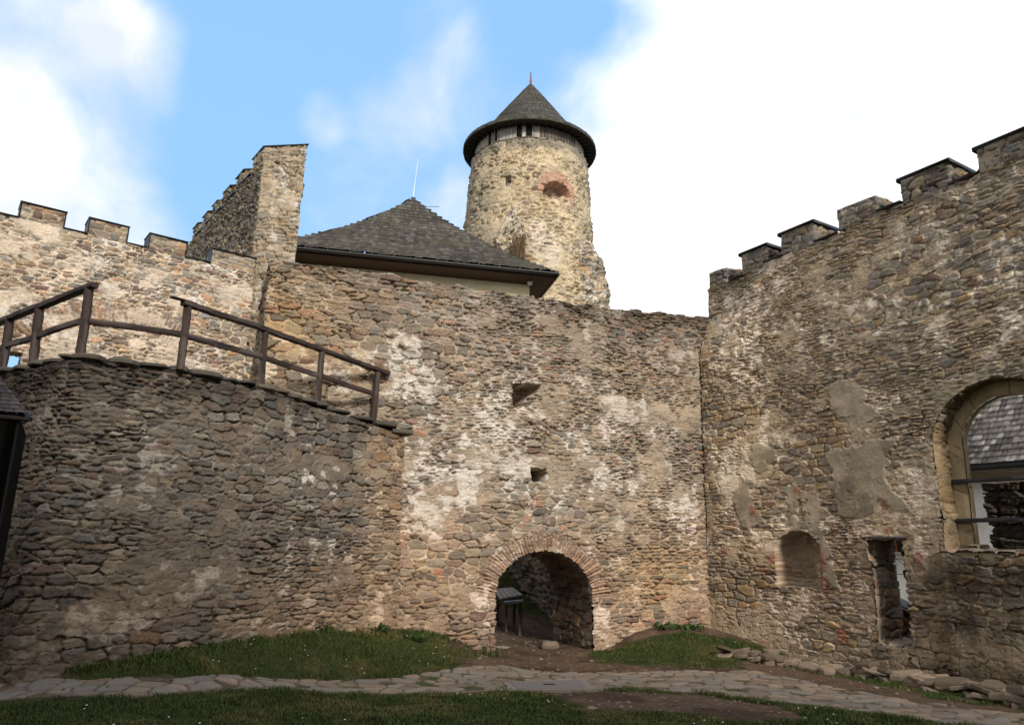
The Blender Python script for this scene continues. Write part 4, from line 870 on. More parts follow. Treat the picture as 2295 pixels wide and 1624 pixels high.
rail = thing('wooden_railing', 'dark weathered timber railing along the top of the curved retaining wall', 'railing', (*atz(410, 825, ZT)[:2], ZT)); LQ = (*atz(410, 825, ZT)[:2], ZT)
posts = []
for (bx, by, tx, ty) in [(-75, 868, -62, 752), (5, 832, 15, 718), (72, 815, 84, 692), (180, 797, 197, 648), (404, 824, 420, 688), (584, 867, 595, 744), (712, 904, 722, 789), (838, 938, 847, 834)]:
    b_ = atz(bx, by, ZT + .06) if bx < 500 else dist(bx, by, {584: 12.95, 712: 14.0, 838: 14.98}[bx]); D_ = b_[1]; t_ = dist(tx, ty, D_); t_[0] = b_[0] + np.clip(t_[0] - b_[0], -.04, .04); posts.append((b_, t_))
print('posts', [(p[0].round(2).tolist(), p[1].round(2).tolist()) for p in posts])
WC = (.040, .026, .022)
for k, (b_, t_) in enumerate(posts):
    a = Acc(); d_ = (t_ - b_); beam(a, b_ - d_ * .03, t_ + d_ * (.0 if k != 3 else .02), .115, .115, WC, 70 + k, up=(1, .3, 0), wob=.010); local(a, LQ).build('post', M_wood, rail)
def mids(q, f): return posts[q][0] * (1 - f) + posts[q][1] * f
OUT = lambda q: np.array([0, 0, 0])
for k, (q0, q1) in enumerate([(0, 3), (4, 7)]):
    a = Acc()
    pts = [posts[i][1] + np.array([0, 0, .045]) for i in range(q0, q1 + 1)]
    if q0 == 4: d0 = (pts[0] - pts[1]); d0 /= np.linalg.norm(d0); pts = [pts[0] + d0 * .10] + pts[1:]; d1 = pts[-1] - pts[-2]; d1 /= np.linalg.norm(d1); pts[-1] = pts[-1] + d1 * .26
    else: d1 = pts[-1] - pts[-2]; d1 /= np.linalg.norm(d1); pts[-1] = pts[-1] + d1 * .12
    for i in range(len(pts) - 1): beam(a, pts[i], pts[i + 1] + (pts[i + 1] - pts[i]) * .01, .12, .085, WC, 80 + i + 10 * k, wob=.009)
    if q0 == 4: beam(a, pts[0] + d0 * .22 + [0, 0, .03], pts[0] - d0 * .25 + [0, 0, .045], .10, .03, WC, 99)
    local(a, LQ).build('top_rail', M_wood, rail)
for i in range(7):
    a = Acc(); q0, q1 = mids(i, .50 if i < 3 else .53), mids(i + 1, .50 if i < 2 else .53); d_ = q1 - q0; d_ /= np.linalg.norm(d_)
    beam(a, q0 + d_ * .05, q1 - d_ * .05, .05, .10, WC, 110 + i, wob=.009); local(a, LQ).build('mid_rail', M_wood, rail)

# ================================================================== HIP-ROOFED BUILDING BEHIND THE WALL
hb = thing('hip_roofed_building', 'cream plastered building with a grey shingle hip roof behind the curtain wall', 'building', (-5.2, 34.6, 4)); HL = (-5.2, 34.6, 4)
hc = dist(1250, 612, 30.0); ea = math.radians(78); He = np.array([math.sin(ea), math.cos(ea)]); Hi = np.array([-He[1], He[0]])      # along the eave, inwards
SD = 12.0; hctr = hc[:2] - He * SD / 2 + Hi * SD / 2; ZE = hc[2]; ZA = 19.25
S_SH = dict(size=(.22, .36), step=.10, col=(.085, .078, .07), hi=(.20, .19, .18), thr=.5, mixv=.75)
a = Acc()
for k in range(4):
    e = [He, Hi, -He, -Hi][k]; inn = [Hi, -He, -Hi, He][k]; e3 = np.array([*e, 0]); i3 = np.array([*inn, 0])
    def rpf(u, v, e=e, inn=inn):       # v 0..1: eave to apex, with a flared foot; u -1..1
        hh = (ZA - ZE) * (v * .80 + .20 * v ** 2.6) ; d = SD / 2 * (1 - v); p = hctr[None] - inn[None] * d[:, None] + e[None] * (u * d)[:, None]
        return np.stack([p[:, 0], p[:, 1], ZE + hh], 1)
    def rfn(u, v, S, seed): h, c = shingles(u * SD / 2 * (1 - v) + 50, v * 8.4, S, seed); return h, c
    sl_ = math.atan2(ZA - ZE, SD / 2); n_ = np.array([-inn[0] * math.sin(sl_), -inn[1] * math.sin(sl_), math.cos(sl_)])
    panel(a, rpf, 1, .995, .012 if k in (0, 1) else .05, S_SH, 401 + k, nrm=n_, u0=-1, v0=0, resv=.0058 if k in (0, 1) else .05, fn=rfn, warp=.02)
roof = local(a, HL).build('roof', M_shingle, hb)
a = Acc()
for k in range(4):
    e = [He, Hi, -He, -Hi][k]; inn = [Hi, -He, -Hi, He][k]
    m_ = hctr - inn * (SD / 2 - .12); box(a, [m_[0], m_[1], ZE - .10], [*e, 0], [*inn, 0], (0, 0, 1), SD / 2 - .10, .02, .10, (.035, .022, .018), .004)
    V = [[*(hctr - inn * (SD / 2 - .1) - e * (SD / 2 - .1)), ZE - .19], [*(hctr - inn * (SD / 2 - .1) + e * (SD / 2 - .1)), ZE - .19], [*(hctr - inn * (SD / 2 - 1.05) + e * (SD / 2 - 1.05)), ZE - .30], [*(hctr - inn * (SD / 2 - 1.05) - e * (SD / 2 - 1.05)), ZE - .30]]
    a.add(V, [(3, 2, 1, 0)], (.055, .028, .020))
local(a, HL).build('eave_boards', M_wood, roof, smooth=False)
a = Acc(); g0_ = hctr - Hi * (SD / 2 + .05)
for k in range(2):
    e = [He, Hi][k]; inn = [Hi, -He][k]; m_ = hctr - inn * (SD / 2 + .05)
    tube(a, [[*(m_ - e * (SD / 2)), ZE - .05], [*(m_ + e * (SD / 2 + .04)), ZE - .05]], .065, (.03, .03, .03), 8)
local(a, HL).build('gutter', M_metal, roof)
for t in np.linspace(-5.4, 5.2, 13):
    a = Acc(); p = hctr - Hi * (SD / 2 + .11) + He * t; box(a, [p[0], p[1], ZE + .0], [*He, 0], [*Hi, 0], (0, 0, 1), .016, .012, .065, (.30, .31, .32), .003); local(a, HL).build('gutter_bracket', M_metal, roof)
a = Acc()
for k in range(4):
    e = [He, Hi, -He, -Hi][k]; inn = [Hi, -He, -Hi, He][k]; hw = SD / 2 - 1.0
    A = [*(hctr - inn * hw - e * hw), 0]; B = [*(hctr - inn * hw + e * hw), 0]; A, B = np.array(A), np.array(B)
    qpanel(a, A + [0, 0, 4], B + [0, 0, 4], B + [0, 0, ZE - .25], A + [0, 0, ZE - .25], .15, dict(col=(.74, .66, .46)), 411, fn=plaster, warp=.004)
local(a, HL).build('wall', M_plaster, hb)
a = Acc(); ap = np.array([hctr[0], hctr[1], ZA - .05]); tube(a, [ap, ap + [.15, 0, 2.3]], [.022, .008], (.75, .78, .8), 5); local(a, HL).build('lightning_rod', M_metal, roof)
a = Acc(); lathe(a, ap - [0, 0, .25], [(.22, 0), (.16, .12), (.05, .32), (0, .42)], 8, (.05, .045, .04)); local(a, HL).build('roof_finial', M_metal, roof)
a = Acc(); q = dist(940, 463, 34.2); tube(a, [q + [-.3, 0, -.1], q + [.15, 0, 0], q + [1.0, 0, .02]], .014, (.10, .12, .16), 5); local(a, HL).build('antenna', M_metal, roof)
# lamp under the eave
lq = hctr - Hi * (SD / 2 - 1.0) ; pl = hit(1181, 634, lq, 78); pl = pl - np.array([*Hi, 0]) * .04
lamp = thing('wall_lamp', 'small white globe security lamp on the cream plaster under the hip roof eave', 'lamp', pl)
a = Acc(); box(a, (0, 0, 0), [*He, 0], [*Hi, 0], (0, 0, 1), .05, .03, .07, (.7, .7, .7), .01); tube(a, [(0, 0, 0), -np.array([*Hi, 0]) * .18 + [0, 0, .05]], .02, (.6, .6, .6)); a.build('bracket', M_paint, lamp)
a = Acc(); lathe(a, -np.array([*Hi, 0]) * .2 + [.08, 0, -.06], [(0, -.13), (.09, -.10), (.13, 0), (.09, .10), (.04, .13), (0, .14)], 14, (.72, .76, .8)); a.build('globe', M_paint, lamp)

# ================================================================== ROUND TOWER
TC = np.array([0.80, 42.0])
tw = thing('round_tower', 'tall round stone tower with a pointed dark shingle roof rising behind the buildings', 'tower', (TC[0], TC[1], 6)); TWL = (TC[0], TC[1], 6)
def TR(z): return 3.55 + (25.5 - z) * .062 * (z < 25.5)
def tpix(px, py):
    d = ray(px, py); r_ = 3.7
    for _ in range(6):
        o = CAM[:2] - TC; A = d[:2] @ d[:2]; B = 2 * o @ d[:2]; C_ = o @ o - r_ * r_; disc = max(B * B - 4 * A * C_, 0); t = (-B - math.sqrt(disc)) / (2 * A); q = CAM + d * t; r_ = float(TR(q[2]))
    return math.atan2(q[0] - TC[0], -(q[1] - TC[1])) * 3.7, q[2]
NI = tpix(1250, 432); ARCW = .62
def t_hook(u, v, h, c, seed):
    # brick surround of the deep arched niche
    rr = np.hypot((u - NI[0]) / .98, (v - NI[1] - .10) / (1.0)); w = .12 * (fbm(u * 5, v * 5, 601, 3) - .5)
    up_ = ss(-.30, .0, v - NI[1]); m = ss(1.30, 1.22, rr + w) * up_ * ss(-1.3, -1.1, u - NI[0]); hb_, cb = brickish(u, v, {}, 603)
    side = ss(.35, .45, u - NI[0]) * ss(1.25, 1.15, u - NI[0]) * ss(-.75, -.6, v - NI[1]) * ss(.5, .3, v - NI[1]); m = np.clip(np.maximum(m, side * (fbm(u * 4, v * 4, 604, 3) > .42)), 0, 1)
    pink = np.array([.46, .28, .21])[None] * (.8 + .4 * fbm(u * 4, v * 4, 605, 3))[:, None]; cb = mixc(cb, pink, ss(.45, .55, fbm(u * 2, v * 2, 606, 3)) * .8)
    c = mixc(c, cb, m * .85)
    f = ss(24.2, 24.7, v + .5 * (fbm(u, v, 607, 4) - .5)) * ss(25.3, 25.1, v); c = mixc(c, np.array([.30, .265, .205])[None] * (.6 + .7 * fbm(u * 2, v * 2, 608, 4))[:, None], f * ss(.3, .5, fbm(u * .7, v * .9, 609, 3) + .1))
    return h, c
def t_depth(u, v, c):
    w = .03 * (vn(u * 9, v * 9, 611) - .5); d = 0 * u
    for (px, py, hw, hh, dp) in [(1138, 402, .17, .27, .6), (1080, 440, .06, .15, .4), (1113, 345, .09, .05, .3), (1088, 474, .05, .05, .3)]:
        a0, b0 = tpix(px, py); d = np.maximum(d, dp * ss(0, .05, np.minimum(hw - np.abs(u - a0), hh - np.abs(v - b0)) + w))
    m = ss(0, .05, np.minimum((1 - np.hypot((u - NI[0] - .02) / .90, (v - NI[1] + .10) / .80)), (v - NI[1] + .10 + .30 * ss(.35, .0, u - NI[0])) * 1.0) + w)
    d = np.maximum(d, m * (.75 + 0 * u)); c = mixc(c, np.array([.34, .26, .20]), m * .8)
    a0, b0 = tpix(1244, 430); k = ss(0, .04, np.minimum(.17 - np.abs(u - a0), .22 - np.abs(v - b0))); d = d + k * .7
    return d, c
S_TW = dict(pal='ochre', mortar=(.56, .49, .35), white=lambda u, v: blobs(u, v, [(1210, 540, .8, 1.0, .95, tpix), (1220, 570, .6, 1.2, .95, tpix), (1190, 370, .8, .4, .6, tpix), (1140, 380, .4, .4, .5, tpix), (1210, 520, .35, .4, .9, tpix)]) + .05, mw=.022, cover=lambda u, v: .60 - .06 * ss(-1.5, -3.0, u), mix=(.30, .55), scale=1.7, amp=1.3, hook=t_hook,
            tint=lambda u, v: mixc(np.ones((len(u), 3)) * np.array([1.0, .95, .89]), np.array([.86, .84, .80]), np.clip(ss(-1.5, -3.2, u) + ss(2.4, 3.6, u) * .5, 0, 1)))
def twpos(u, v): an = u / 3.7; r_ = TR(v); return np.stack([TC[0] + r_ * np.sin(an), TC[1] - r_ * np.cos(an), v], 1)
def twn(u, v): an = u / 3.7; return np.stack([np.sin(an), -np.cos(an), 0 * u], 1)
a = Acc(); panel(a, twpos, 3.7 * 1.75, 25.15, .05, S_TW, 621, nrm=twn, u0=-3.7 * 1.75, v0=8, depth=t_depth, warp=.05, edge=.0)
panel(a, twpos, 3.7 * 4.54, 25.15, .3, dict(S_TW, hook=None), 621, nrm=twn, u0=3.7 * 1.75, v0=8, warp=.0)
local(a, TWL).build('masonry', M_stone, tw)
a = Acc(); lathe(a, [TC[0], TC[1], 0], [(3.42, 25.0), (3.42, 26.3)], 40, (.40, .36, .31)); lathe(a, [TC[0], TC[1], 0], [(3.62, 25.10), (3.40, 25.2)], 60, (.25, .22, .18)); local(a, TWL).build('top_storey_wall', M_plaster, tw)
def boards(ux0, ux1, col, name, z0=25.12, z1=26.1, n=None):
    a = Acc(); n = n or max(1, int((ux1 - ux0) / .22))
    for k in range(n):
        an = (ux0 + (k + .5) * (ux1 - ux0) / n) / 3.7; wd_ = (ux1 - ux0) / n / 2 * .95 * 3.5 / 3.7
        box(a, [TC[0] + 3.47 * math.sin(an), TC[1] - 3.47 * math.cos(an), (z0 + z1) / 2], (math.cos(an), math.sin(an), 0), (math.sin(an), -math.cos(an), 0), (0, 0, 1), wd_, .03, (z1 - z0) / 2, np.array(col) * (.75 + .5 * hsh(k, n, 3)), .008)
    return local(a, TWL).build(name, M_wood, tw)
boards(-2.1, -.95, (.42, .41, .39), 'white_boarding'); boards(.12, .55, (.40, .38, .35), 'white_boarding'); boards(.6, 3.3, (.17, .145, .125), 'grey_boarding'); boards(-.50, -.36, (.62, .60, .58), 'white_boarding', n=1)
for (ua, ub) in [(-.93, -.52), (-.34, .10), (-2.45, -2.15), (-3.0, -2.62)]:
    a = Acc(); an = (ua + ub) / 2 / 3.7; hw = (ub - ua) / 2
    ax = np.array([math.cos(an), math.sin(an), 0]); ay = np.array([math.sin(an), -math.cos(an), 0]); c_ = np.array([TC[0], TC[1], 25.62]) + ay * 3.47
    for e in (-1, 1): box(a, c_ + ax * e * (hw - .02), ax, ay, (0, 0, 1), .03, .05, .46, (.35, .33, .30), .005)
    w_ = local(a, TWL).build('window_opening', M_wood, tw); a = Acc(); box(a, c_ - ay * .01, ax, ay, (0, 0, 1), hw - .05, .02, .44, (.008, .008, .010)); local(a, TWL).build('interior_shade_panel', M_paint, w_)  # near-black panel painted to stand for the unlit room inside
a = Acc(); a0, b0 = tpix(1138, 402)
for k in range(4):
    an = (a0 - .12 + .08 * k) / 3.7; box(a, [TC[0] + 3.66 * math.sin(an) * 1.0, TC[1] - 3.66 * math.cos(an), b0], (math.cos(an), math.sin(an), 0), (math.sin(an), -math.cos(an), 0), (0, 0, 1), .012, .012, .26, (.12, .08, .07))
box(a, [TC[0] + 3.66 * math.sin(a0 / 3.7), TC[1] - 3.66 * math.cos(a0 / 3.7), b0 + .02], (math.cos(a0 / 3.7), math.sin(a0 / 3.7), 0), (math.sin(a0 / 3.7), -math.cos(a0 / 3.7), 0), (0, 0, 1), .17, .012, .012, (.12, .08, .07))
local(a, TWL).build('window_bars', M_metal, tw)
prof = [(4.12, 25.90), (4.16, 26.0), (4.12, 26.16), (3.7, 26.38), (3.2, 26.75), (2.5, 27.6), (1.75, 28.68), (.9, 29.85), (.16, 30.85)]
ps = np.concatenate([[0], np.cumsum(np.hypot(*np.diff(np.array(prof), axis=0).T))])
def conep(u, v): r_ = np.interp(v, ps, [p[0] for p in prof]); z_ = np.interp(v, ps, [p[1] for p in prof]); return np.stack([TC[0] + r_ * np.sin(u), TC[1] - r_ * np.cos(u), z_], 1)
def conen(u, v): return np.stack([np.sin(u) * .7, -np.cos(u) * .7, .7 + 0 * u], 1)
def conef(u, v, S, seed): r_ = np.interp(v, ps, [p[0] for p in prof]); return shingles(u * 3, v, S, seed)
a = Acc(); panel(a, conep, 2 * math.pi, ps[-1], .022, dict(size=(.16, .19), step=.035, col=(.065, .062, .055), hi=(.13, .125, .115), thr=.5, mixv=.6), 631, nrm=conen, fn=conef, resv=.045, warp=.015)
cr_ = local(a, TWL).build('conical_roof', M_shingle, tw)
a = Acc(); lathe(a, [TC[0], TC[1], 0], [(3.3, 26.0), (4.08, 25.88), (4.13, 25.91)], 80, (.030, .024, .020))
for k in range(56):
    an = 2 * math.pi * k / 56; d_ = np.array([math.sin(an), -math.cos(an), 0]); box(a, np.array([TC[0], TC[1], 25.91]) + d_ * 3.72, d_, (math.cos(an), math.sin(an), 0), (0, 0, 1), .35, .035, .045, (.035, .028, .022))
local(a, TWL).build('eave_soffit', M_wood, cr_)
a = Acc(); tube(a, [[TC[0], TC[1], 30.6], [TC[0], TC[1], 31.2], [TC[0], TC[1], 31.9]], [.10, .06, .03], (.20, .09, .08), 8); lathe(a, [TC[0], TC[1], 31.25], [(0, -.1), (.1, 0), (0, .1)], 10, (.42, .16, .12)); local(a, TWL).build('finial', M_paint, cr_)

# ruined wall fragments at the foot of the tower
def ruin(name, label, pa, pb, th, tops, S, seed, z0=8.0, res=.045):
    pa = np.array(pa, float); pb = np.array(pb, float); d = (pb - pa); L = np.linalg.norm(d); d /= L; nn = np.array([d[1], -d[0]])
    o = thing(name, label, 'ruin', (pa[0], pa[1], z0)); a = Acc()
    def tp(u): return np.interp(u, [t[0] * L for t in tops], [t[1] for t in tops]) + .35 * (vn(u * 2.5, u * 0 + seed, seed) - .5) + .15 * (vn(u * 9, u * 0, seed) - .5)
    zm = max(t[1] for t in tops) + .5
    for t, sg in ((0, 1), (th, -1)):
        panel(a, lambda u, v, t=t: np.stack([pa[0] + d[0] * u - nn[0] * t, pa[1] + d[1] * u - nn[1] * t, v], 1), L, zm, res if sg > 0 else res * 3, S, seed, nrm=np.array([*nn, 0]) * sg, v0=z0, top=tp, warp=.12, edge=.05)
    for u_, sg in ((0, -1), (L, 1)):
        p = pa + d * u_; zt_ = float(tp(np.array([u_]))[0])
        panel(a, lambda u, v, p=p: np.stack([p[0] - nn[0] * u, p[1] - nn[1] * u, v], 1), th, zt_, res, S, seed + 1, nrm=np.array([*d, 0]) * sg, v0=z0, warp=.12, edge=.05)
    panel(a, lambda u, v: np.stack([pa[0] + d[0] * u - nn[0] * v, pa[1] + d[1] * u - nn[1] * v, tp(u)], 1), L, th, res, S, seed + 2, nrm=(0, 0, 1), warp=.12, edge=.05)
    a = local(a, (pa[0], pa[1], z0)); a.build('masonry', M_stone, o); return o
S_RU = dict(pal='ochre', mortar=(.52, .48, .40), white=.62, mw=.012, cover=.60, mix=(.45, .55), amp=2.6, open=.09, scale=1.5)
qa = dist(1258, 600, 39.0); qb = dist(1366, 640, 39.6)
ZR = lambda px, py, D: dist(px, py, D)[2]
ruin('ruined_wall', 'crumbling grey stump of rubble wall leaning on the right foot of the round tower', qa[:2], qb[:2], 2.4, [(0, ZR(1258, 530, 39)), (.35, ZR(1300, 532, 39)), (.62, ZR(1325, 548, 39.2)), (.66, ZR(1330, 560, 39.2)), (.85, ZR(1350, 580, 39.4)), (.9, ZR(1352, 612, 39.5)), (1, ZR(1364, 640, 39.6))], S_RU, 651)
qa = dist(1112, 600, 37.2); qb = dist(1168, 600, 37.4)
ruin('ruined_wall', 'ragged rubble buttress on the front left of the round tower, brown dry creeper on its side', qa[:2], qb[:2], 1.6, [(0, ZR(1112, 530, 37.2)), (.2, ZR(1122, 500, 37.2)), (.45, ZR(1135, 478, 37.2)), (.75, ZR(1155, 472, 37.3)), (1, ZR(1168, 500, 37.4))], dict(S_RU, pal='ochre', white=.2, mortar=(.50, .44, .33)), 661)
cp = thing('dry_creeper', 'brown leafless creeper hanging down the ragged buttress of the round tower', 'creeper', dist(1158, 600, 37.0)); a = Acc(); rng = np.random.RandomState(8)
p0 = dist(1158, 600, 37.2)
for k in range(420):
    x0 = rng.uniform(-.30, .42); z1_ = rng.uniform(-1.6, 1.9); pts = [np.array([x0 + .1 * (z1_ + 1.6) * .15, -.10 - .12 * rng.rand(), z1_])]
    for m in range(4): pts.append(pts[-1] + np.array([rng.uniform(-.05, .05), rng.uniform(-.04, .04), -.16 - .08 * rng.rand()]))
    tube(a, pts, [.018, .016, .014, .010, .004], np.array([.17, .115, .065]) * rng.uniform(.6, 1.4), 3)
a.build('stems', M_wood, cp)

# ================================================================== UNSEEN WING ADDED BEHIND THE CAMERA TO SHADE THE COURTYARD
cwg = thing('added_shade_wing', 'tall plastered block added out of view behind the viewer to shade the courtyard', 'building', (0, -9, 0)); a = Acc()
fw = [(-26, -8), (15, -8), (15, -18), (-26, -18)]
for k in range(4):
    A = np.array([*fw[(k + 1) % 4], 0.]); B = np.array([*fw[k], 0.]); qpanel(a, A, B, B + [0, 0, 15.5], A + [0, 0, 15.5], .8, dict(col=(.40, .34, .26)), 751, fn=plaster, warp=0)
for k in range(7):
    for z_ in (4, 9, 13.5): box(a, (-22 + 5.2 * k, -7.98, z_), (1, 0, 0), (0, 1, 0), (0, 0, 1), .55, .03, .9, (.05, .05, .05))
local(a, (0, -9, 0)).build('wall', M_plaster, cwg)
a = Acc(); V = [(-27, -7.2, 15.4), (16, -7.2, 15.4), (16, -18.8, 15.4), (-27, -18.8, 15.4), (-22, -13, 21.5), (11, -13, 19.5)]; a.add(V, [(1, 0, 4, 5), (3, 2, 5, 4), (0, 1, 2, 3)], (.10, .07, .06)); a.add(V, [(2, 1, 5), (0, 3, 4)], (.10, .07, .06)); local(a, (0, -9, 0)).build('roof', M_shingle, cwg, smooth=False)

# ================================================================== BEYOND THE RIGHT WALL
def rp2(u, t, z_): return at2(R_O, R_D, R_N, u, t, z_)
OB = 9.0      # distance of the outer building behind the right wall
def bpix(px, py): h_ = hit(px, py, rp2(0, OB, 0)[:2], 149); return (h_[:2] - R_O) @ R_D, h_[2]
ze = bpix(2230, 1052)[1]
ob = thing('white_house', 'whitewashed house with a shingle roof seen through the big arched window and the doorway', 'house', rp2(4, OB, -.6)); OL = rp2(4, OB, -.6)
a = Acc(); b0, b1 = -3.0, 12.0
qpanel(a, rp2(b0, OB, -1.5), rp2(b1, OB, -1.5), rp2(b1, OB, ze), rp2(b0, OB, ze), .12, dict(col=(.86, .85, .82)), 701, fn=plaster, warp=.006)
qpanel(a, rp2(b1, OB, -1.5), rp2(b1, OB + 8, -1.5), rp2(b1, OB + 8, ze), rp2(b1, OB, ze), .2, dict(col=(.86, .85, .82)), 702, fn=plaster, warp=.006)
qpanel(a, rp2(b0, OB + 8, -1.5), rp2(b0, OB, -1.5), rp2(b0, OB, ze), rp2(b0, OB + 8, ze), .2, dict(col=(.86, .85, .82)), 702, fn=plaster, warp=.006)
local(a, OL).build('wall', M_plaster, ob)
a = Acc(); pos, lu, lv, n = quadpos(rp2(b0 - .4, OB - .55, ze + .12), rp2(b1 + .4, OB - .55, ze + .12), rp2(b1 + .4, OB + 4, ze + 5.6), rp2(b0 - .4, OB + 4, ze + 5.6))
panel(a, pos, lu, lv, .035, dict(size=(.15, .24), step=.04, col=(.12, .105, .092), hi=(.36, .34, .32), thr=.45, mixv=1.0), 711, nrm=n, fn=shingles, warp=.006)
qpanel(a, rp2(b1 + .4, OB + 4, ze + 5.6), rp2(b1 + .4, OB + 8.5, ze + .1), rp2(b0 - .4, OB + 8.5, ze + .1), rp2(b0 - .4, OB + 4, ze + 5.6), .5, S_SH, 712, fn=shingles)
orf = local(a, OL).build('roof', M_shingle, ob)
a = Acc(); box(a, rp2((b0 + b1) / 2, OB - .5, ze + .05), [*R_D, 0], -R_N, (0, 0, 1), (b1 - b0) / 2 + .4, .03, .09, (.05, .048, .05)); box(a, rp2((b0 + b1) / 2, OB - .25, ze - .03), [*R_D, 0], -R_N, (0, 0, 1), (b1 - b0) / 2 + .38, .24, .015, (.42, .37, .29))
box(a, rp2((b0 + b1) / 2, OB - .03, ze - .16), [*R_D, 0], -R_N, (0, 0, 1), (b1 - b0) / 2 + .0, .03, .10, (.48, .43, .34)); local(a, OL).build('eave', M_paint, orf)
wa_, wb_ = bpix(2000, 1300), bpix(2034, 1250)
a = Acc(); hw = .28; uc_ = wa_[0] + .17; zc_ = bpix(2012, 1228)[1]; 
box(a, rp2(uc_ - .02, OB - .04, zc_ + .3), [*R_D, 0], -R_N, (0, 0, 1), .13, .05, .45, (.30, .10, .045), .01)
box(a, rp2(uc_ + .75, OB - .04, zc_ + .3), [*R_D, 0], -R_N, (0, 0, 1), .09, .05, .45, (.30, .27, .24), .01)
box(a, rp2(uc_ + .35, OB - .05, zc_ - .18), [*R_D, 0], -R_N, (0, 0, 1), .55, .07, .05, (.7, .68, .65), .01)
wn = local(a, OL).build('window', M_paint, ob); a = Acc(); box(a, rp2(uc_ + .36, OB - .02, zc_ + .3), [*R_D, 0], -R_N, (0, 0, 1), .31, .012, .42, (.2, .2, .2)); local(a, OL).build('pane', M_glass, wn)
gr = thing('iron_grille', 'thin grey iron bars in front of the white house, seen through the doorway', 'grille', rp2(DOu0 + .6, 3.0, 1.5)); a = Acc(); GLc = rp2(DOu0 + .6, 3.0, 1.5)
def gpix(px, py, t=3.0): return hit(px, py, rp2(0, t, 0)[:2], 149)
for (p1, p2) in [((2000, 1250), (2040, 1256)), ((2000, 1285), (2040, 1287)), ((2005, 1248), (2040, 1276)), ((2008, 1250), (2010, 1345)), ((2036, 1255), (2038, 1350))]: tube(a, [gpix(*p1), gpix(*p2)], .009, (.22, .21, .21), 5)
local(a, GLc).build('bars', M_metal, gr)
# low wall with slanting slate coping outside the doorway
lo = thing('low_outer_wall', 'low dark stone wall under a slanting slate coping just outside the doorway', 'wall', rp2(DOu0 + .6, 1.9, -.4)); LOc = rp2(DOu0 + .6, 1.9, -.4); a = Acc()
l0 = gpix(2000, 1352, 2.0); l1 = gpix(2046, 1372, 2.0); uu0 = (l0[:2] - R_O) @ R_D; uu1 = (l1[:2] - R_O) @ R_D
stonebox(a, [rp2(uu0 - .8, 2.0, 0)[:2], rp2(uu1 + .1, 2.0, 0)[:2], rp2(uu1 + .1, 2.5, 0)[:2], rp2(uu0 - .8, 2.5, 0)[:2]], -.6, [l0[2] + .1, l1[2] - .16, l1[2] - .16, l0[2] + .1], .03, dict(pal='dark', mortar=(.12, .1, .08), white=0, cover=.7), 721)
local(a, LOc).build('masonry', M_stone, lo)
a = Acc(); box(a, (rp2(uu0 - .8, 2.25, l0[2] + .32) + rp2(uu1 + .1, 2.25, l1[2] - .06)) / 2, rp2(uu1 + .1, 0, l1[2] - .06) - rp2(uu0 - .8, 0, l0[2] + .32), -R_N, (0, 0, 1), np.linalg.norm(rp2(uu1 + .1, 0, l1[2] - .06) - rp2(uu0 - .8, 0, l0[2] + .32)) / 2, .33, .035, (.10, .095, .095), .01)
local(a, LOc).build('coping', M_metal, lo)
# ruined pier outside the arched window
q0 = hit(2207, 1150, rp2(0, 2.6, 0)[:2], 149); u0_ = (q0[:2] - R_O) @ R_D; zt_ = hit(2240, 1082, rp2(0, 2.6, 0)[:2], 149)[2]
pr = thing('ruined_pier', 'dark ruined stone pier with a ragged left edge standing outside the arched window', 'ruin', rp2(u0_, 2.6, -.6)); a = Acc()
def pcut(u, v): return u < .10 * hsh(np.floor(v / .17), 0 * v, 5) + .05 * np.clip((2.4 - v), -.4, 2) * 0 + .03 * vn(u * 9, v * 30, 3)
panel(a, lambda u, v: rp2(0, 0, 0)[None] * 0 + np.stack([(R_O[0] + R_D[0] * (u0_ + u) - R_N[0] * 2.6), (R_O[1] + R_D[1] * (u0_ + u) - R_N[1] * 2.6), v], 1), 2.8, zt_, .02, dict(pal='dark', mortar=(.10, .08, .065), white=0, cover=.68, amp=2.2, mix=(.25, .4), scale=1.3, tint=lambda u, v: .55 * np.ones((len(u), 3))), 731, nrm=R_N, v0=-.6, cut=pcut, warp=.03)
stonebox(a, [rp2(u0_ + .12, 2.66, 0)[:2], rp2(u0_ + 2.8, 2.66, 0)[:2], rp2(u0_ + 2.8, 3.3, 0)[:2], rp2(u0_ + .12, 3.3, 0)[:2]], -.6, zt_ - .02, .06, dict(pal='dark', mortar=(.10, .08, .065), white=0, cover=.7), 732)
local(a, rp2(u0_, 2.6, -.6)).build('masonry', M_stone, pr)

# ================================================================== BEYOND THE ARCH
S_B = dict(pal='dark', mortar=(.22, .18, .13), white=.08, mw=.007, cover=.62, mix=(.2, .35), amp=2.0, open=.07, scale=1.35)
inw = thing('inner_courtyard_wall', 'rough stone wall climbing beside the dark grass slope beyond the archway', 'wall', (2.2, 20, 0)); a = Acc()
A = np.array([2.6, 20.2]); B = np.array([-2.6, 29.0]); L_ = np.linalg.norm(B - A)
qpanel(a, P3(B, 1.5), P3(A, -.3), P3(A, 5.5), P3(B, 7.8), .04, S_B, 741, warp=.05); qpanel(a, P3(A, -.3), P3(B, 1.5), P3(B, 7.8), P3(A, 5.5), .5, S_B, 742)
local(a, (2.2, 20, 0)).build('masonry', M_stone, inw)
def slatbox(a, c, ex, ey, hx, hy, hz, col, ez=(0, 0, 1)): box(a, c, ex, ey, ez, hx, hy, hz, col, .006)
tq = [dist(1106, 1319, 20.6), dist(1149, 1315, 20.6), dist(1172, 1331, 19.6), dist(1119, 1341, 19.6)]; tp = sum(tq) / 4; tg = float(g(tp[0], tp[1]))
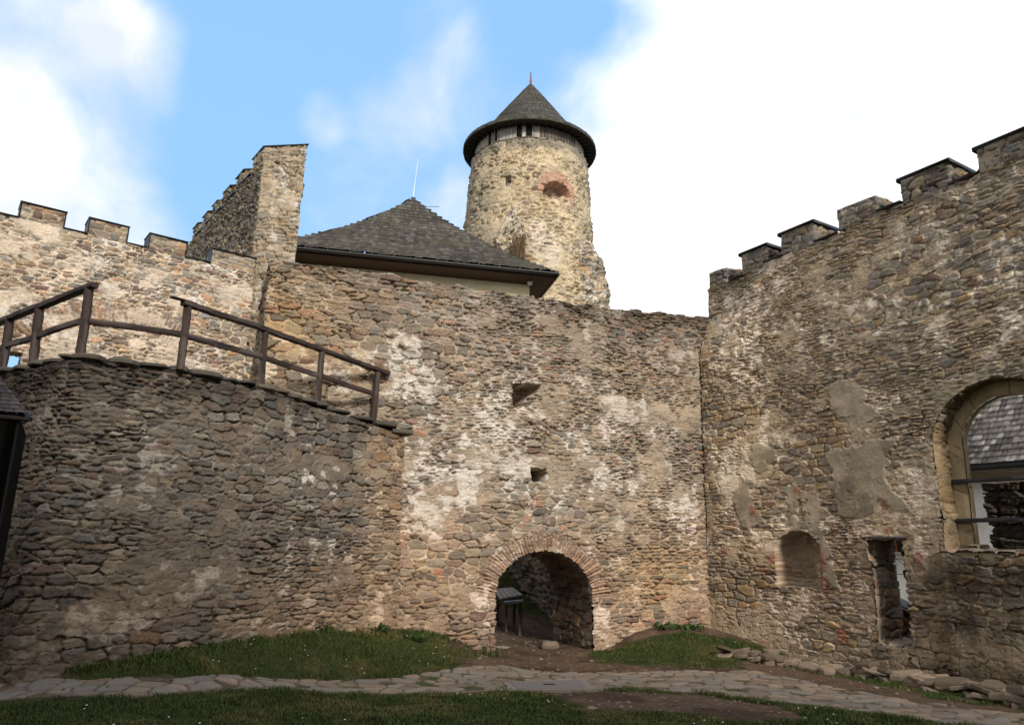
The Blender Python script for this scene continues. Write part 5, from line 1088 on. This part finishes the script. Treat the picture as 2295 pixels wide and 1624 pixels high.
tb = thing('picnic_table', 'weathered slatted table tilting on the slope beyond the archway, a pale bench plank below it', 'table', (tp[0], tp[1], tg)); TBL = np.array([tp[0], tp[1], tg])
tn = np.cross(tq[1] - tq[0], tq[3] - tq[0]); tn = -tn / np.linalg.norm(tn); tn = tn if tn[2] > 0 else -tn
for k in range(5):
    f0, f1 = (k + .06) / 5, (k + .90) / 5; A = tq[0] * (1 - f0) + tq[1] * f0; B = tq[0] * (1 - f1) + tq[1] * f1; C_ = tq[3] * (1 - f1) + tq[2] * f1; D__ = tq[3] * (1 - f0) + tq[2] * f0
    V = [q - TBL - tn * .04 for q in (D__, C_, B, A)] + [q - TBL for q in (D__, C_, B, A)]; a = Acc()
    a.add(V, [(3, 2, 1, 0), (4, 5, 6, 7), (0, 1, 5, 4), (1, 2, 6, 5), (2, 3, 7, 6), (3, 0, 4, 7)], np.array([.40, .33, .29]) * (.75 + .5 * hsh(k, 3, 4))); a.build('table_slat', M_wood, tb, smooth=False)
for f_ in (.2, .8):
    A = tq[0] * (1 - f_) + tq[3] * f_; B = tq[1] * (1 - f_) + tq[2] * f_; a = Acc(); beam(a, A - TBL - tn * .075, B - TBL - tn * .075, .07, .06, (.10, .09, .08), 4); a.build('batten', M_wood, tb)
    for q in (A, B): a = Acc(); gz = float(g(q[0], q[1])) - .1; beam(a, q - TBL - tn * .08, [q[0] - tp[0], q[1] - tp[1], gz - tg], .07, .07, (.08, .07, .06), 6); a.build('leg', M_wood, tb)
b0_ = dist(1129, 1350, 19.3) - TBL; b1_ = dist(1172, 1346, 19.3) - TBL; a = Acc(); beam(a, b0_, b1_, .22, .07, (.34, .37, .40), 8); a.build('bench_seat', M_wood, tb)
for q in (b0_ * .85 + b1_ * .15, b0_ * .15 + b1_ * .85): a = Acc(); beam(a, q - [0, 0, .03], [q[0], q[1], float(g(q[0] + tp[0], q[1] + tp[1])) - tg - .1], .06, .06, (.10, .09, .08), 9); a.build('leg', M_wood, tb)
def rock(name, label, cat, p, sx, sy, sz, col, seed, group=None, rot=0):
    import mathutils.noise
    o = bpy.data.meshes.new(name); a = Acc(); n = 14; m = 8; V = []
    for i in range(m + 1):
        ph = math.pi * i / m - math.pi / 2
        for k in range(n):
            t = 2 * math.pi * k / n; d = np.array([math.cos(ph) * math.cos(t), math.cos(ph) * math.sin(t), math.sin(ph)])
            d = np.sign(d) * np.abs(d) ** .62; q = 1 + .30 * (mathutils.noise.noise(Vector(d * 1.3) + Vector((seed * 3.1, 0, 0)))) + .10 * mathutils.noise.noise(Vector(d * 4) + Vector((seed * 1.7, 5, 0)))
            d = d * q; V.append(((d[0] * sx) * math.cos(rot) - d[1] * sy * math.sin(rot), d[0] * sx * math.sin(rot) + d[1] * sy * math.cos(rot), d[2] * sz))
    f = [(i * n + k, i * n + (k + 1) % n, (i + 1) * n + (k + 1) % n, (i + 1) * n + k) for i in range(m) for k in range(n)]
    a.add(V, f, np.array([np.array(col) * (.75 + .5 * hsh(i, seed, 1)) for i in range(len(V))])); ob_ = a.build(name, M_stone); ob_.location = p
    return tag(ob_, label, cat, group)
def gp(px, py, dz=0): q = onground(px, py); return (q[0], q[1], q[2] + dz)
def atD(px, py, D, dz=0): q = dist(px, py, D); return (q[0], q[1], float(g(q[0], q[1])) + dz)
rock('step_stone', 'squared pale step block against the right jamb inside the archway', 'stone', atD(1232, 1446, 17.6, .07), .22, .17, .10, (.22, .17, .125), 3, rot=.1)
rock('flat_stone', 'flat grey stone lying on the dirt inside the archway', 'stone', gp(1120, 1451, .01), .17, .09, .03, (.30, .27, .25), 5)
rng = np.random.RandomState(3); a = Acc()
def pebble(a, p, r_, col, sd_):
    n = 6; an = np.linspace(0, 2 * math.pi, n, endpoint=False); V = []
    for zz, sc in ((-.3, .9), (.3, 1), (.8, .55)):
        for k in range(n): V.append((p[0] + math.cos(an[k]) * r_ * sc * (.7 + .6 * hsh(k, sd_, 1)), p[1] + math.sin(an[k]) * r_ * sc * (.7 + .6 * hsh(k, sd_, 2)), p[2] + zz * r_ * .6))
    V.append((p[0], p[1], p[2] + .55 * r_)); f = [(r0 * n + k, r0 * n + (k + 1) % n, (r0 + 1) * n + (k + 1) % n, (r0 + 1) * n + k) for r0 in range(2) for k in range(n)]
    a.add(V, f, col); b_ = a.n - len(V); a.f.append(np.array([(2 * n + k, 2 * n + (k + 1) % n, 3 * n) for k in range(n)]) + b_); a.v.append(np.zeros((0, 3))); a.c.append(np.zeros((0, 3)))
k = 0
X = rng.uniform(-7, 8, 9000); Y = rng.uniform(8.5, 21.5, 9000); DMk = dirtmask(X, Y); Z = g(X, Y)
for i in range(9000):
    if DMk[i] > .55 and rng.rand() < .16: pebble(a, (X[i], Y[i], Z[i] + .01), rng.uniform(.012, .035) * (2 if rng.rand() < .06 else 1), np.array([.22, .175, .135]) * rng.uniform(.4, 1.3), i); k += 1
pe = a.build('gravel', M_stone, smooth=False); pe['kind'] = 'stuff'; tag(pe, 'loose pebbles scattered over the bare earth by the path', 'gravel')
# stone slab with inset hatch in the path
ms = [onground(*p) for p in [(1126, 1534), (1312, 1532), (1330, 1549), (1150, 1552)]]; mz = max(float(q[2]) for q in ms) + .035
mh = thing('stone_hatch', 'rectangular grey stone hatch cover with a raised rim set in the flagstone path', 'hatch', (ms[0][0], ms[0][1], mz)); a = Acc(); mc_ = sum(ms) / 4
V = [(*q[:2], mz - .06) for q in ms] + [(*q[:2], mz) for q in ms]; V = [v if True else v for v in V]; orderok = np.cross(np.array(V[1]) - V[0], np.array(V[3]) - V[0])[2] > 0
Fq = [(4, 5, 6, 7), (0, 1, 5, 4), (1, 2, 6, 5), (2, 3, 7, 6), (3, 0, 4, 7)]
if not orderok: Fq = [f_[::-1] for f_ in Fq]
a.add(V, Fq, (.24, .205, .18)); local(a, (ms[0][0], ms[0][1], mz)).build('rim', M_flag, mh, smooth=False)
a = Acc(); V2 = [((q[0] * .84 + mc_[0] * .16), (q[1] * .80 + mc_[1] * .20), mz + .006) for q in ms] ; V3 = [(v[0], v[1], mz - .01) for v in V2]; a.add(V3 + V2, Fq, (.19, .17, .16)); local(a, (ms[0][0], ms[0][1], mz)).build('cover', M_flag, mh, smooth=False)
a = Acc(); box(a, (mc_[0], mc_[1], mz + .008), (1, 0, 0), (0, 1, 0), (0, 0, 1), .09, .02, .008, (.03, .03, .03), .003); local(a, (ms[0][0], ms[0][1], mz)).build('handle', M_metal, mh)

# low kerb of loose flat stones at the foot of the right wall
kb = thing('stone_kerb', 'low ragged kerb of loose flat stones along the foot of the right wall', 'kerb', (*onground(1900, 1520)[:2], 0)); KL = (*onground(1900, 1520)[:2], 0)
kc = [onground(*p)[:2] for p in [(1620, 1470), (1700, 1487), (1780, 1492), (1850, 1510), (1930, 1515), (2000, 1530), (2080, 1545), (2160, 1555), (2240, 1575), (2330, 1595), (2420, 1610)]]; kc = np.array(kc)
ks = np.concatenate([[0], np.cumsum(np.hypot(*np.diff(kc, axis=0).T))]); rng = np.random.RandomState(12); a = Acc(); s = 0; k = 0
WB_ = lambda u: R_O + R_D * u + R_N[:2] * .05
while s < ks[-1]:
    p = np.array([np.interp(s, ks, kc[:, 0]), np.interp(s, ks, kc[:, 1])]); big = ss(2, 5, np.array([s]))[0]
    uw = (p - R_O) @ R_D; w = WB_(uw); nlay = 1 + int(big > .3) + (rng.rand() < .3)
    for l_ in range(4):
        q = p * (1 - l_ / 4) + w * l_ / 4 + rng.uniform(-.06, .06, 2); zq = float(g(q[0], q[1]))
        for m_ in range(nlay if l_ == 0 else 1):
            lx = rng.uniform(.22, .5) * (.8 + .5 * big); slab(a, q[0], q[1], zq + .03 + (.09 * m_) + .08 * big * (l_ > 0) + .03 * rng.rand(), math.radians(-59) + rng.uniform(-.7, .7), lx, rng.uniform(.18, .32), rng.uniform(.05, .14), np.array([.235, .185, .135]) * rng.uniform(.5, 1.3), 900 + k, .5); k += 1
            if rng.rand() < .5: q2 = q + rng.uniform(-.2, .2, 2); slab(a, q2[0], q2[1], zq + .02, rng.uniform(0, 3), rng.uniform(.08, .18), rng.uniform(.07, .12), rng.uniform(.06, .12), np.array([.24, .19, .14]) * rng.uniform(.5, 1.2), 2900 + k, .6)
    s += rng.uniform(.22, .36)
local(a, KL).build('kerb_stones', M_stone, kb, smooth=False)

# ================================================================== SHINGLED LEAN-TO AT THE LEFT EDGE
sh = thing('shingled_lean_to', 'corner of a dark timber lean-to with a wooden shingle roof at the left edge', 'shed', (-5.9, 7.6, 0)); SL = (-5.9, 7.6, 0)
E1 = dist(66, 930, 8.2); E0 = E1 + np.array([-2.3, -1.3, 0]) * 1.0; T1 = dist(-2, 846, 9.2); T0 = T1 + np.array([-2.3, -1.3, 0])
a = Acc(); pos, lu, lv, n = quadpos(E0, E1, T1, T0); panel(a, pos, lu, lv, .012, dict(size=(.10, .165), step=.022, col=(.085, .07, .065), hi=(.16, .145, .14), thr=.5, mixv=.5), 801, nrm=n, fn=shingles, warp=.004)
sr = local(a, SL).build('roof', M_shingle, sh)
a = Acc(); dn = -n * .05; V = [q + dn for q in (E0, E1, T1, T0)]; a.add(V, [(3, 2, 1, 0)], (.02, .016, .014)); beam(a, E1 + dn, T1 + dn, .07, .05, (.03, .024, .02), 3); beam(a, E0 + dn, E1 + dn, .05, .05, (.03, .024, .02), 4); local(a, SL).build('roof_boarding', M_wood, sr)
a = Acc(); zb_ = 1.2; ins = lambda q, x_, y_: q + np.array([x_, y_, 0])
C1 = ins(E1, -.10, -.02); C0 = ins(E0, -.10, -.02); C2 = np.array([C1[0] - .95, C1[1] + 1.6, 0])
n_b = 14
for (P_, Q_) in ((C0, C1), (C1, C2)):
    d_ = (Q_ - P_)[:2]; L_ = np.linalg.norm(d_); d_ = d_ / L_; nb = max(3, int(L_ / .17))
    for k in range(nb):
        c_ = P_[:2] + d_ * (k + .5) * L_ / nb; box(a, [c_[0], c_[1], (zb_ + E1[2] - .02) / 2], [*d_, 0], [-d_[1], d_[0], 0], (0, 0, 1), L_ / nb / 2 - .004, .014, (E1[2] - .02 - zb_) / 2, np.array([.009, .007, .006]) * (.7 + .6 * hsh(k, 5, 5)), .004)
local(a, SL).build('board_wall', M_wood, sh)

# ================================================================== GRASS, FLOWERS, TWIGS
rng = np.random.RandomState(21)
def scatter(n, x0, x1, y0, y1): return rng.uniform(x0, x1, n), rng.uniform(y0, y1, n)
X, Y = scatter(520000, -8.6, 8.8, 8.0, 17.9)
inside = ((X - C_O[0]) * C_N[0] + (Y - C_O[1]) * C_N[1] > .05) & ((X - R_O[0]) * R_N[0] + (Y - R_O[1]) * R_N[1] > .1)
D_ = dirtmask(X, Y); pdm = sdist(X, Y, PATH_L)
keepp = inside & (rng.rand(len(X)) > D_ * 1.02 + .02) & (pdm < -.0 + .03 * rng.rand(len(X)))
X, Y, D_ = X[keepp], Y[keepp], D_[keepp]
X2, Y2 = scatter(26000, -3.5, 2.0, 19.5, 26); X = np.concatenate([X, X2]); Y = np.concatenate([Y, Y2]); D_ = np.concatenate([D_, 0 * X2])
sd_ = np.concatenate([pdm[keepp], X2 * 0 - 3])
k2 = (Y < 18.4) | (g(X, Y) > .35); X, Y, D_, sd_ = X[k2], Y[k2], D_[k2], sd_[k2]
Z = g(X, Y) + .05 * (fbm(X * 1.3, Y * 1.3, 402, 4) - .5) * 2 * (1 - D_ * .6) - .004; n = len(X); print('blades', n)
pt = fbm(X * .9, Y * .9, 901, 4); tall = .8 * (.026 + .034 * rng.rand(n) * (.5 + pt) + .07 * ss(.55, .72, pt) * rng.rand(n)) * (.55 + .9 * vn(X * 5, Y * 5, 904))
# longer grass against the wall feet
rdist = np.full(n, 9.); pr_ = rcp(np.linspace(0, RLEN, 80)) + rcn(np.linspace(0, RLEN, 80))[:, :2] * .24
for q in pr_: rdist = np.minimum(rdist, np.hypot(X - q[0], Y - q[1]))
cd_ = np.abs((X - C_O[0]) * C_N[0] + (Y - C_O[1]) * C_N[1] - .1); tall = tall * (1 + 1.6 * ss(.35, .05, np.minimum(rdist, cd_))) * (1 - .35 * D_)
an = rng.uniform(0, 2 * math.pi, n); ln = rng.uniform(.2, .9, n) * tall; w_ = rng.uniform(.006, .012, n) * (1 + .6 * (tall > .08))
bx_, by_ = np.cos(an + 1.57) * w_ / 2, np.sin(an + 1.57) * w_ / 2
V = np.zeros((n, 5, 3)); mxp = np.stack([X + np.cos(an) * ln * .35, Y + np.sin(an) * ln * .35, Z + tall * .6], 1)
V[:, 0] = np.stack([X - bx_, Y - by_, Z], 1); V[:, 1] = np.stack([X + bx_, Y + by_, Z], 1); V[:, 2] = mxp + np.stack([bx_, by_, 0 * bx_], 1) * .8; V[:, 3] = mxp - np.stack([bx_, by_, 0 * bx_], 1) * .8
V[:, 4] = np.stack([X + np.cos(an) * ln, Y + np.sin(an) * ln, Z + tall], 1)
base = np.array([.068, .095, .026]); yel = np.array([.17, .15, .055]); c = mixc(np.ones((n, 3)) * base * rng.uniform(.6, 1.4, n)[:, None], yel, np.clip(ss(.48, .70, fbm(X * 1.7, Y * 1.7, 902, 4)) * .7 + .30 * (rng.rand(n) > .88), 0, 1))
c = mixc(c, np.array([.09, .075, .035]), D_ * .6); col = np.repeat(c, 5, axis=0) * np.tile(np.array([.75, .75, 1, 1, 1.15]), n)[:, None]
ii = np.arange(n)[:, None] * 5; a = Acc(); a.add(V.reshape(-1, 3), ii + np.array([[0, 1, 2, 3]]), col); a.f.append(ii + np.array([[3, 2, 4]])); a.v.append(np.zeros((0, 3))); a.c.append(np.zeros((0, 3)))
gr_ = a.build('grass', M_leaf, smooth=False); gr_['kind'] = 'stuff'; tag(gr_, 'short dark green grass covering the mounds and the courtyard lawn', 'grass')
# daisies
a = Acc(); ok = np.where((D_ < .2) & (Y < 17) & (X > -5) & (X < 5) & (fbm(X * .8, Y * .8, 903, 3) > .5))[0]
for i in rng.choice(ok, 80):
    z_ = Z[i] + tall[i] * .9 + .02; r_ = rng.uniform(.007, .012); nn = 7; t_ = np.linspace(0, 2 * math.pi, nn, endpoint=False)
    a.add([(X[i] + math.cos(t) * r_, Y[i] + math.sin(t) * r_, z_ + .004 * math.sin(t)) for t in t_] + [(X[i], Y[i], z_ + .006)], [(nn, k, (k + 1) % nn) for k in range(nn)], (.75, .75, .70))
da = a.build('daisies', M_leaf, smooth=False); da['kind'] = 'stuff'; tag(da, 'tiny white daisies dotted over the grass mounds', 'flowers')
# leafy weeds along the wall feet and the kerb
def weed(name, label, p, r_, h_, nl, col, seed, group=None):
    rg = np.random.RandomState(seed); t = thing(name, label, 'plant', p, group); a = Acc()
    for k in range(nl):
        an = rg.uniform(0, 6.28); el = rg.uniform(.3, 1.4); L_ = h_ * rg.uniform(.5, 1.1); d = np.array([math.cos(an) * math.cos(el), math.sin(an) * math.cos(el), math.sin(el)]); o = np.array([rg.uniform(-1, 1) * r_, rg.uniform(-1, 1) * r_ * .6, 0])
        sd2 = np.array([-math.sin(an), math.cos(an), 0]) * L_ * rg.uniform(.14, .24); m_ = o + d * L_ * .55 + [0, 0, .01]; e_ = o + d * L_ - np.array([0, 0, .15 * L_])
        a.add([o, m_ + sd2, e_, m_ - sd2], [(0, 1, 2, 3)], np.array(col) * rg.uniform(.6, 1.4))
    a.build('leaves', M_leaf, t, smooth=False); return t
for k, (px, py, r_, h_, n_, lb) in enumerate([(2105, 1512, .28, .22, 260, 'bushy green weed on the kerb stones right of the doorway'), (2080, 1535, .22, .16, 140, 'low broad weed growing between kerb stones below the bushy weed'), (1815, 1492, .14, .12, 60, 'small weed tuft on the kerb left of the doorway'),
      (2150, 1550, .25, .14, 120, 'sprawling weed at the right end of the kerb'), (1905, 1510, .12, .10, 50, 'tiny weed in the kerb below the brick patch'), (830, 1408, .35, .20, 160, 'leafy dark weed in the corner of the retaining wall'), (930, 1415, .2, .16, 90, 'small leafy weed at the top of the left grass mound'), (1520, 1402, .5, .16, 200, 'leafy weeds along the top of the right grass mound'), (90, 1490, .5, .35, 260, 'dark shrubby weed at the far left foot of the retaining wall')]):
    q = gp(px, py); 
    if py in (1408, 1415): q = atD(px, py, 15.0, -.02)
    if px == 1520: q = atD(px, py, 17.3, -.02)
    weed('weed', lb, q, r_, h_, n_, (.050, .085, .025), 30 + k, 'weeds along the wall feet and kerb')
# bare twigs outside the little opening in the left wall
tg_ = thing('bare_shrub', 'bare twigs of a shrub showing through the small opening at the far left', 'shrub', dist(28, 900, 21.0)); a = Acc(); q = dist(28, 900, 21.0); rng = np.random.RandomState(4)
for k in range(16):
    p = np.array([rng.uniform(-.25, .4), rng.uniform(-.3, .3), 0.]); d = np.array([rng.uniform(-.25, .45), rng.uniform(-.1, .1), 1.]); pts = [p]
    for m in range(7): d = d + rng.uniform(-.16, .16, 3) * [1, 1, .3]; pts.append(pts[-1] + d / np.linalg.norm(d) * rng.uniform(.14, .22))
    tube(a, pts, [.012, .011, .010, .008, .007, .005, .004, .003], (.05, .04, .035), 4)
    if rng.rand() < .5: tube(a, [pts[4], pts[4] + np.array([rng.uniform(-.2, .3), 0, .25])], .004, (.05, .04, .035), 4)
a.build('twigs', M_wood, tg_)
